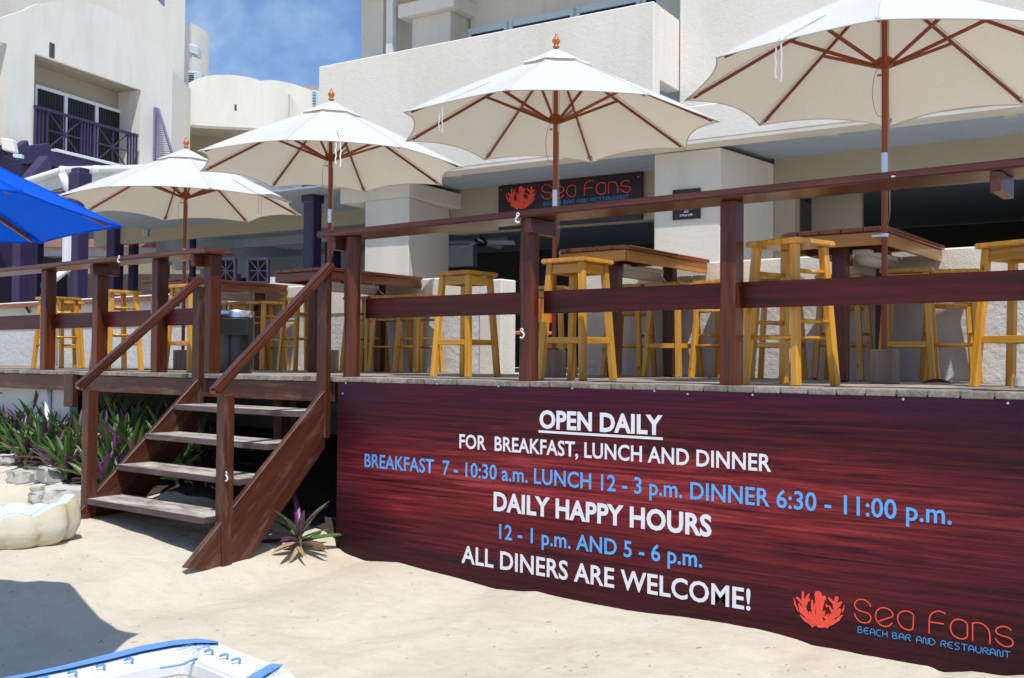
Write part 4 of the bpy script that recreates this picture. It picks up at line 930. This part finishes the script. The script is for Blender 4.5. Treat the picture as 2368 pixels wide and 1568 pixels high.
for k in range(420):
    px,py=rr.uniform(-100,2300),rr.uniform(1180,1700); p=aZ(-1.28,px,py)
    if p.y>-.15: continue
    z_=sandz(p.x,p.y); a=rr.uniform(0,6.28); ln=rr.choice((.004,.006,.009,.018)); d=Vector((math.cos(a),math.sin(a),0))*ln
    q=Vector((p.x,p.y,z_+.002)); g.tube([q-d,q+Vector((0,0,.003)),q+d*.8+Vector((-d.y,d.x,0))*.3],rr.uniform(.0009,.0019),4)
o=part('twigs_and_specks',g,MAT['straw']); tag(o,'scattered tiny twigs and shell specks on the sand','debris',kind='stuff')

# ---------------------------------------------------------------- pavilion with purple posts at the left
pv=thing('pavilion','open pavilion with white gutter, grey ceiling and dark purple posts behind the left tables','building',(-13,5,0))
ze=3.35; EP=[aZ(ze,x,y) for x,y in ((-60,462),(147,399),(430,393),(520,404))]+[aZ(2.8,x,y) for x,y in ((560,413),(742,438))]
EP.append(EP[-1]+BV*5)
def off(P,d):  # inward offset (away from the camera)
    return [p+Vector((FW.x,FW.y,0)).normalized()*d for p in P]
for a_,b_ in zip(EP[:-1],EP[1:]):
    part('gutter',G().tube([a_+Z*.04,b_+Z*.04],.065,10),MAT['white'],pv,smooth=True)
    beam('fascia',off([a_],.09)[0]-Z*.10,off([b_],.09)[0]-Z*.10,.03,.26,MAT['whitew'],pv)
beam('fascia',off([EP[1]],.13)[0]-Z*.31,off([EP[2]],.13)[0]-Z*.31,.03,.15,MAT['whitew'],pv)
for p in (EP[1],EP[1].lerp(EP[2],.28)): part('gutter_joint',G().lathe(p+Z*-.03,[(.07,0),(.085,.02),(.085,.10),(.07,.13)],12),MAT['pipe'],pv,smooth=True)
part('downpipe',G().tube([EP[1]-Z*.02,EP[1]+Vector((.02,.05,-.25)),EP[1]+Vector((.05,.15,-.45))],[.09,.06,.045],10),MAT['pipe'],pv,smooth=True)
# roof planes and grey boarded ceiling
apex=Vector((-18,11.4,4.6)); rg=G(); E2=off(EP,-.02)
for a_,b_ in zip(E2[:-1],E2[1:]): rg.add([a_+Z*.08,b_+Z*.08,apex],[(0,1,2)])
part('roof',rg,MAT['ceil'],pv)
cg=off(EP,.2)
part('ceiling',G().prism([Vector((p.x,p.y,3.12)) for p in cg]+[Vector((-22,11.5,3.12)),Vector((-27,4,3.12))],(0,0,.03)),MAT['ceil'],pv)
for k in range(9):
    v=.2+k*.55; beam('rafter',bp(-17.5,v+.6,3.05),bp(-8.1,v+.6,3.05),.07,.10,MAT['ceil'],pv)
# long cream beam in line with the hotel pillars
part('cream_beam',G().bbox(-15.6,-8.0,2.2,2.35,2.33,3.1),MAT['inner'],pv,bev=.01)
part('grey_beam',G().bbox(-15.9,-8.6,4.2,4.35,2.4,2.75),MAT['ceil'],pv,bev=.01)
part('grey_beam',G().bbox(-16,-8.6,5.2,5.35,1.9,2.3),MAT['ceil'],pv)
part('grey_beam',G().bbox(-19,-8.6,6.4,6.55,2.45,3.12),MAT['ceil'],pv)
part('junction_box',G().bbox(-14.1,-13.95,2.16,2.195,2.42,2.6),MAT['ceil'],pv,bev=.01); part('conduit',G().bbox(-14.04,-14.02,2.18,2.195,2.6,3.1),MAT['ceil'],pv)
def ppost(x0,x1,d,yt=None,z0=-.02,z1=2.6,cap=True):
    d*=1.17; z1=3.1 if z1>2.5 else z1
    p=aD(d,(x0+x1)/2,700); w_=(x1-x0)/F*d/1.25
    o=part('post',G().prism([Vector((p.x,p.y,z0))+BU*(sx*w_/2)+BV*(sy*w_/2) for sx,sy in ((-1,-1),(1,-1),(1,1),(-1,1))],(0,0,z1-z0)),MAT['purple'],pv,bev=.02)
    if cap: part('collar',G().prism([Vector((p.x,p.y,2.15 if z1<3 else 2.45))+BU*(sx*w_*.62)+BV*(sy*w_*.62) for sx,sy in ((-1,-1),(1,-1),(1,1),(-1,1))],(0,0,.58)),MAT['purple'],o,bev=.02)
ppost(700,740,12.9,z1=2.86); ppost(161,200,13.6); ppost(29,66,15.2); ppost(73,98,17.5,cap=False); ppost(246,282,16.8,cap=False); ppost(296,318,19.5,cap=False); ppost(359,390,17.6,z1=2.05,cap=False); ppost(544,572,19,z1=2.0,cap=False); ppost(750,786,17,cap=False); ppost(607,625,24,cap=False); ppost(436,452,17.5,cap=False)
# white downpipe with offset
p=aD(15.6,154,600); q=aD(15.4,118,700)
part('rainwater_pipe',G().box((p.x-.05,p.y-.05,1.45),(p.x+.05,p.y+.05,2.1)),MAT['pipe'],pv,bev=.01)
part('rainwater_pipe',G().tube([(p.x,p.y,1.48),(q.x,q.y,1.28)],.055,8).tube([(q.x,q.y,1.3),(q.x,q.y,-.5)],.055,8),MAT['pipe'],pv,smooth=True)
# things seen through the pavilion: white outbuildings and lilac lattice
ob=thing('outbuilding','low white outbuilding with grey roof seen between the purple posts','building',aD(24,150,640))
def strp(x0,y0,x1,y1,d,m,nm,th=.2):
    a_=aD(d,x0,y0); b_=aD(d,x1,y0); c_=aD(d,x1,y1); e_=aD(d,x0,y1); part(nm,G().prism([a_,b_,c_,e_],Vector((FW.x,FW.y,0))*th),m,ob)
strp(-60,545,560,572,26,MAT['roofred'],'roof_edge',.6); strp(-60,573,470,592,26.1,MAT['whitew'],'fascia',.5); strp(-60,592,470,800,27,MAT['inner'],'wall',.5)
strp(380,590,1010,800,27.6,MAT['stucco'],'wall',.5)
strp(398,600,470,622,22,MAT['whitew'],'gable',.3)
MAT['lattice']=plain('lilac_lattice_paint',(.34,.28,.50),.5)
la=thing('lattice_screen','lilac lattice window screens behind the table end under the pavilion','lattice',aD(20,580,630))
for x0,x1 in ((500,544),(574,620)):
    d=20.5; fr_=part('frame',G(),MAT['lilac'],la) if False else None
    A_=[aD(d,x0,598),aD(d,x1,598),aD(d,x1,654),aD(d,x0,654)]; cc=sum(A_,Vector())/4
    for i in range(4): beam('frame',A_[i],A_[(i+1)%4],.05,.07,MAT['lattice'],la)
    for i in range(4): beam('bar',A_[i],cc,.025,.025,MAT['lattice'],la); beam('bar',(A_[i]+A_[(i+1)%4])/2,cc,.025,.025,MAT['lattice'],la)
    part('dark_pane',G().prism([p+FW*.12 for p in A_],FW*.02),MAT['dark'],la)

# ---------------------------------------------------------------- left hotel wing with the purple balcony
A0=Vector((-25.9,8.2,0)); LD=Vector((-.249,.968,0)).normalized(); LN=Vector((LD.y,-LD.x,0))  # LN faces the beach
def lw(x,y,o_=0): return onpl(A0+LN*o_,LN,x,y)
def ls(x,y,o_=0): p=lw(x,y,o_); return ((p-A0).dot(LD),p.z)
def lp(s_,z_,o_=0): return A0+LD*s_+LN*o_+Z*z_
wing=thing('hotel_wing','cream arched hotel wing at the upper left with a purple balcony','building',A0)
s0,zt0=ls(80,136); s1,zt1=ls(326,198); ztop=(zt0+zt1)/2; _,zb0=ls(70,345); _,zb1=ls(314,396); zbot=(zb0+zb1)/2; sK,zK=ls(399,155); sp0,_=ls(14,250)
arch=[(-60,90),(-30,55),(0,42),(20,35),(40,29),(56,24),(72,15),(88,9),(124,3),(150,1),(177,2),(200,6),(221,11),(243,19),(265,29),(288,43),(310,60),(328,76),(345,93),(365,115),(380,128),(399,148)]
ap=[ls(*a_) for a_ in arch]
n=len(ap); g=G(); g.v=[lp(a,b) for a,b in ap]+[lp(a,ztop) for a,b in ap]+[lp(a,b,-.10) for a,b in ap]+[lp(a,ztop,-.10) for a,b in ap]
for i in range(n-1): g.f+=[(i,i+1,n+i+1,n+i),(2*n+i,3*n+i,3*n+i+1,2*n+i+1),(i,2*n+i,2*n+i+1,i+1),(n+i,n+i+1,3*n+i+1,3*n+i)]
g.f+=[(0,n,3*n,2*n),(n-1,3*n-1,4*n-1,2*n-1)]; part('arched_wall',g,MAT['stucco'],wing)
part('pier',G().prism([lp(sp0,-1),lp(s0,-1),lp(s0,ztop),lp(sp0,ztop)],-LN*.35),MAT['stucco'],wing)
part('pier',G().prism([lp(s1,-1),lp(sK,-1),lp(sK,ztop),lp(s1,ztop)],-LN*.36),MAT['stucco'],wing)
part('pier',G().prism([lp(-9,-1),lp(sp0-3.6,-1),lp(sp0-3.6,ztop),lp(-9,ztop)],-LN*.35),MAT['stucco'],wing)
part('sill_wall',G().prism([lp(s0,-1),lp(s1,-1),lp(s1,zbot-.05),lp(s0,zbot-.05)],-LN*.35),MAT['stucco'],wing)
part('pier_side',G().prism([lp(s0-.3,zbot-.3,-.35),lp(s0,zbot-.3,-.35),lp(s0,ztop,-.35),lp(s0-.3,ztop,-.35)],-LN*.5),MAT['stucco2'],wing)
part('pier_jamb',G().prism([lp(s1,zbot-.3,-.36),lp(s1+.3,zbot-.3,-.36),lp(s1+.3,ztop,-.36),lp(s1,ztop,-.36)],-LN*.5),MAT['stucco'],wing)
part('balcony_floor',G().prism([lp(s0,zbot-.2,-.35),lp(s1,zbot-.2,-.35),lp(s1,zbot-.05,-.35),lp(s0,zbot-.05,-.35)],-LN*.5),MAT['stucco2'],wing)
part('balcony_ceiling',G().prism([lp(s0-.3,ztop,-.35),lp(s1+.3,ztop,-.35),lp(s1+.3,ztop+.15,-.35),lp(s0-.3,ztop+.15,-.35)],-LN*.5),MAT['inner'],wing)
part('recess_wall',G().prism([lp(s0-.3,zbot-.05,-.86),lp(s1+.2,zbot-.05,-.86),lp(s1+.2,ztop+.1,-.86),lp(s0-.3,ztop+.1,-.86)],-LN*.2),MAT['inner'],wing)
part('left_recess_wall',G().prism([lp(-6,-1,-.8),lp(sp0,-1,-.8),lp(sp0,ztop,-.8),lp(-6,ztop,-.8)],-LN*.2),MAT['inner'],wing)
sR=ls(427,90,-1.6)[0]; sL=ls(-80,0,-1.6)[0]
part('upper_wall',G().prism([lp(sL,3,-1.6),lp(sR,3,-1.6),lp(sR,22,-1.6),lp(sL,22,-1.6)],-LN*3),MAT['stucco'],wing)
# sloping buttress between wing and centre block
kd=Vector((-.52,.85,0)).normalized(); kn=Vector((kd.y,-kd.x,0)); K=lp(sK,0)
Pk=onpl(K,kn,441,206)
part('buttress',G().prism([Vector((K.x,K.y,-1)),Vector((Pk.x,Pk.y,-1)),Pk,Vector((K.x,K.y,zK-.1))],-kn*.4),MAT['stucco2'],wing)
# sliding doors
dz0,dz1=zbot-.05,ls(72,193,-.85)[1]
edges=[ls(x,300,-.85)[0] for x in (76,147,219,283)]
for a_,b_ in zip(edges[:-1],edges[1:]):
    f=part('sliding_door',G().prism([lp(a_,dz0,-.77),lp(a_+.055,dz0,-.77),lp(a_+.055,dz1,-.77),lp(a_,dz1,-.77)],-LN*.08).prism([lp(b_-.055,dz0,-.77),lp(b_,dz0,-.77),lp(b_,dz1,-.77),lp(b_-.055,dz1,-.77)],-LN*.08).prism([lp(a_+.055,dz1-.09,-.772),lp(b_-.055,dz1-.09,-.772),lp(b_-.055,dz1,-.772),lp(a_+.055,dz1,-.772)],-LN*.07),MAT['white'],wing)
    part('pane',G().prism([lp(a_+.055,dz0,-.81),lp(b_-.055,dz0,-.81),lp(b_-.055,dz1-.09,-.81),lp(a_+.055,dz1-.09,-.81)],-LN*.02),MAT['glass'],f)
    g=G(); n=9
    for k in range(n):
        q=a_+.12+(b_-a_-.24)*k/n; g.prism([lp(q,dz0,-.80),lp(q+(b_-a_)/n*.55,dz0,-.80),lp(q+(b_-a_)/n*.55,dz1-.1,-.80),lp(q,dz1-.1,-.80)],-LN*.004)
    part('curtain',g,MAT['curt'],f)
# purple balustrade
rl0=s0-.02; rl1=ls(317,320,.05)[0]; zr=ls(75,256,.05)[1]*.5+ls(315,304,.05)[1]*.5
bal=[rl0+.05,rl0+.35,rl0+.35+(rl1-rl0)*.36,rl0+.42+(rl1-rl0)*.5,rl1-.35,rl1-.05]
beam('top_rail',lp(rl0,zr,.06),lp(rl1,zr,.06),.10,.07,MAT['purple'],wing); beam('bottom_rail',lp(rl0,zbot+.02,.06),lp(rl1,zbot+.02,.06),.08,.10,MAT['purple'],wing)
Wr=rl1-rl0
for f_ in (.01,.04,.07,.11,.425,.455,.485,.51,.545,.575,.90,.93,.96,.99): beam('baluster',lp(rl0+Wr*f_,zbot+.06,.06),lp(rl0+Wr*f_,zr-.03,.06),.05,.05,MAT['purple'],wing,up=LN)
for fa,fb in ((.12,.42),(.585,.89)):
    a_,b_=rl0+Wr*fa,rl0+Wr*fb; m_=(a_+b_)/2; z0_,z1_=zbot+.07,zr-.04; zm=(z0_+z1_)/2
    for p0,p1 in (((a_,z0_),(b_,z1_)),((a_,z1_),(b_,z0_)),((m_,z0_),(m_,z1_)),((a_,zm),(b_,zm))):
        beam('cross_bar',lp(*p0,.06+.012*(p0[1]==zm)),lp(*p1,.06+.012*(p0[1]==zm)),.035,.035,MAT['purple'],wing,up=LN)
# drain hole, shutter
s_,z_=ls(120,117); part('drain_hole',G().prism([lp(s_-.09,z_-.2,.004),lp(s_+.09,z_-.2,.004),lp(s_+.09,z_+.2,.004),lp(s_-.09,z_+.2,.004)],-LN*.003),MAT['dark'],wing)
sa,za=ls(354,249); sb,zb_=ls(351,372); w_s=.26
shu=part('shutter',G().prism([lp(sa,zb_,.02),lp(sa+.08,zb_,.02),lp(sa+.08,za,.02),lp(sa,za,.02)],LN*.05).prism([lp(sa+w_s-.08,zb_,.62),lp(sa+w_s,zb_,.62),lp(sa+w_s*.62,za,.05),lp(sa+w_s*.62-.08,za,.05)],LN*.05),MAT['lilac'],wing)
nsl=30
for k in range(nsl):
    t=k/(nsl-1); z_=zb_+(za-zb_)*t; r_=w_s*(1-t)+w_s*.62*t; beam('slat',lp(sa+.06,z_,.05),lp(sa+r_-.06,z_,.62*(1-t)+.06),.09,.02,MAT['lilac'],shu if False else wing,up=LN+Z*.9,bev=0)
sa2,za2=ls(372,4,-.45)
part('upper_shutter',G().prism([lp(ls(355,0,-.48)[0],za2+.1,-.48),lp(ls(378,0,-.48)[0],za2-.1,-.48),lp(ls(378,0,-.48)[0],za2+1.5,-.48),lp(ls(355,0,-.48)[0],za2+1.5,-.48)],LN*.05),MAT['lilac'],wing)
# purple roof edge below the balcony
part('purple_fascia',G().prism([lp(s0-.6,zbot-.55,.0),lp(rl1+.3,zbot-.55,.0),lp(rl1+.3,zbot-.18,.0),lp(s0-.6,zbot-.18,.0)],LN*.9),MAT['purple'],wing)
part('white_flashing',G().prism([lp(s0-.1,zbot-.178,.0),lp(rl1+.2,zbot-.178,.0),lp(rl1+.2,zbot-.10,.0),lp(s0-.1,zbot-.10,.0)],LN*.93),MAT['white'],wing)
part('purple_wall',G().prism([lp(s0-8,1,.02),lp(rl1+.3,1,.02),lp(rl1+.3,zbot-.56,.02),lp(s0-8,zbot-.56,.02)],LN*.3),MAT['purple'],wing)
# pergola and floodlight nearer than the wing
pg=thing('pergola','dark purple timber pergola beams above the blue parasol','pergola',aD(21,40,400))
def pb(x0,y0,x1,y1,d0,d1,w_=.16,h=.34): beam('beam',aD(d0,x0,y0),aD(d1,x1,y1),w_,h,MAT['purple'],pg,bev=.01)
pb(-60,372,112,350,20,22); pb(-60,395,40,385,21,22); pb(52,440,105,376,20,21,.2,.3); pb(-60,352,70,352,23,23.5,.2,.3); pb(-60,430,120,425,23,24,.2,.5); pb(25,360,60,335,20.5,21,.15,.2)
p=aD(19.5,16,336); fl=thing('floodlight','pale square floodlight on the pergola at the left edge','floodlight',p)
part('housing',G().prism([aD(19.5,x,y) for x,y in ((0,318),(28,322),(34,352),(4,346))],Vector((FW.x,FW.y,0))*.18),MAT['stucco'],fl,bev=.02)
part('bracket',G().tube([aD(19.6,8,350),aD(19.6,12,360),aD(19.6,22,360)],.03),MAT['black'],fl); part('ballast_box',G().prism([aD(19.5,x,y) for x,y in ((30,355),(50,357),(50,365),(30,363))],Vector((FW.x,FW.y,0))*.1),MAT['ac'],fl)

# ---------------------------------------------------------------- round tower and centre block
tcn=aD(38,333,200); tw=thing('round_tower','round cream tower top rising behind the hotel wing','building',(tcn.x,tcn.y,0)); ztw=12.35
part('drum',G().lathe((tcn.x,tcn.y,-1),[(2.3,0),(2.3,ztw+1)],64),MAT['stucco'],tw,smooth=True,sharp=40)
p=aD(35.6,445,117); part('ac_unit',G().prism([aD(35.4,x,y) for x,y in ((436,100),(456,106),(456,128),(436,122))],Vector((FW.x,FW.y,0))*.5),MAT['ac'],tw,bev=.03)
part('pipe',G().tube([aD(35.5,442,126),aD(35.5,438,158)],.03),MAT['ac'],tw)
cdn=(R0*.94+FH*.34).normalized(); cno=Vector((cdn.y,-cdn.x,0)); CK=aD(33,441,250)
def cw(x,y,o_=0): return onpl(CK+cno*o_,cno,x,y)
cb_=thing('centre_block','low cream hotel block with scalloped parapet below the sky','building',CK)
top=[(436,192),(452,184),(476,176),(500,173.5),(527,173),(550,175),(571,178),(590,183),(601,187),(622,185),(640,186.5),(660,190),(680,195),(698,201),(715,207),(735,216),(760,228)]
poly=[cw(x,y) for x,y in top]+[cw(760,300),cw(600,297),cw(476,291),cw(437,288)]
part('scalloped_wall',G().prism(poly,-cno*.4),MAT['stucco'],cb_)
part('soffit_wall',G().prism([cw(425,200,-2.2),cw(780,200,-2.2),cw(780,520,-2.2),cw(425,520,-2.2)],-cno*.3),MAT['inner'],cb_)
zc=cw(500,292).z; part('balcony_ceiling',G().prism([Vector((cw(x,292,o_).x,cw(x,292,o_).y,zc+.1)) for x,o_ in ((430,-.4),(780,-.4),(780,-2.3),(430,-2.3))],(0,0,.2)),MAT['inner'],cb_)
p=cw(545,249,.01); part('drain_hole',G().prism([cw(542,242,.004),cw(547,242,.004),cw(547,256,.004),cw(542,256,.004)],cno*.003),MAT['dark'],cb_)
part('return_fin',G().prism([cw(667,220,.0),cw(684,247,.0),cw(684,300,.0),cw(667,300,.0)],cno*.25),MAT['stucco2'],cb_)
def ac(x0,y0,x1,y1,d,lab):
    p=aD(d,(x0+x1)/2,(y0+y1)/2); t=thing('air_conditioner',lab,'air conditioner',p)
    q=[aD(d,x,y) for x,y in ((x0,y0),(x1,y0+4),(x1,y1),(x0,y1-4))]; part('casing',G().prism(q,Vector((FW.x,FW.y,0))*.5),MAT['ac'],t,bev=.02)
    for k in range(5):
        yy=y0+6+k*(y1-y0-10)/5; part('vent_slat',G().prism([aD(d-.02,x,y_) for x,y_ in ((x0+2,yy),(x0+(x1-x0)*.45,yy+1),(x0+(x1-x0)*.45,yy+2.4),(x0+2,yy+1.4))],-FW*.02),MAT['dark'],t)
ac(434,163,466,196,34.5,'pale blue air conditioner on the roof below the round tower'); ac(721,208,742,250,32.5,'pale blue air conditioner beside the left edge of the white parapet')
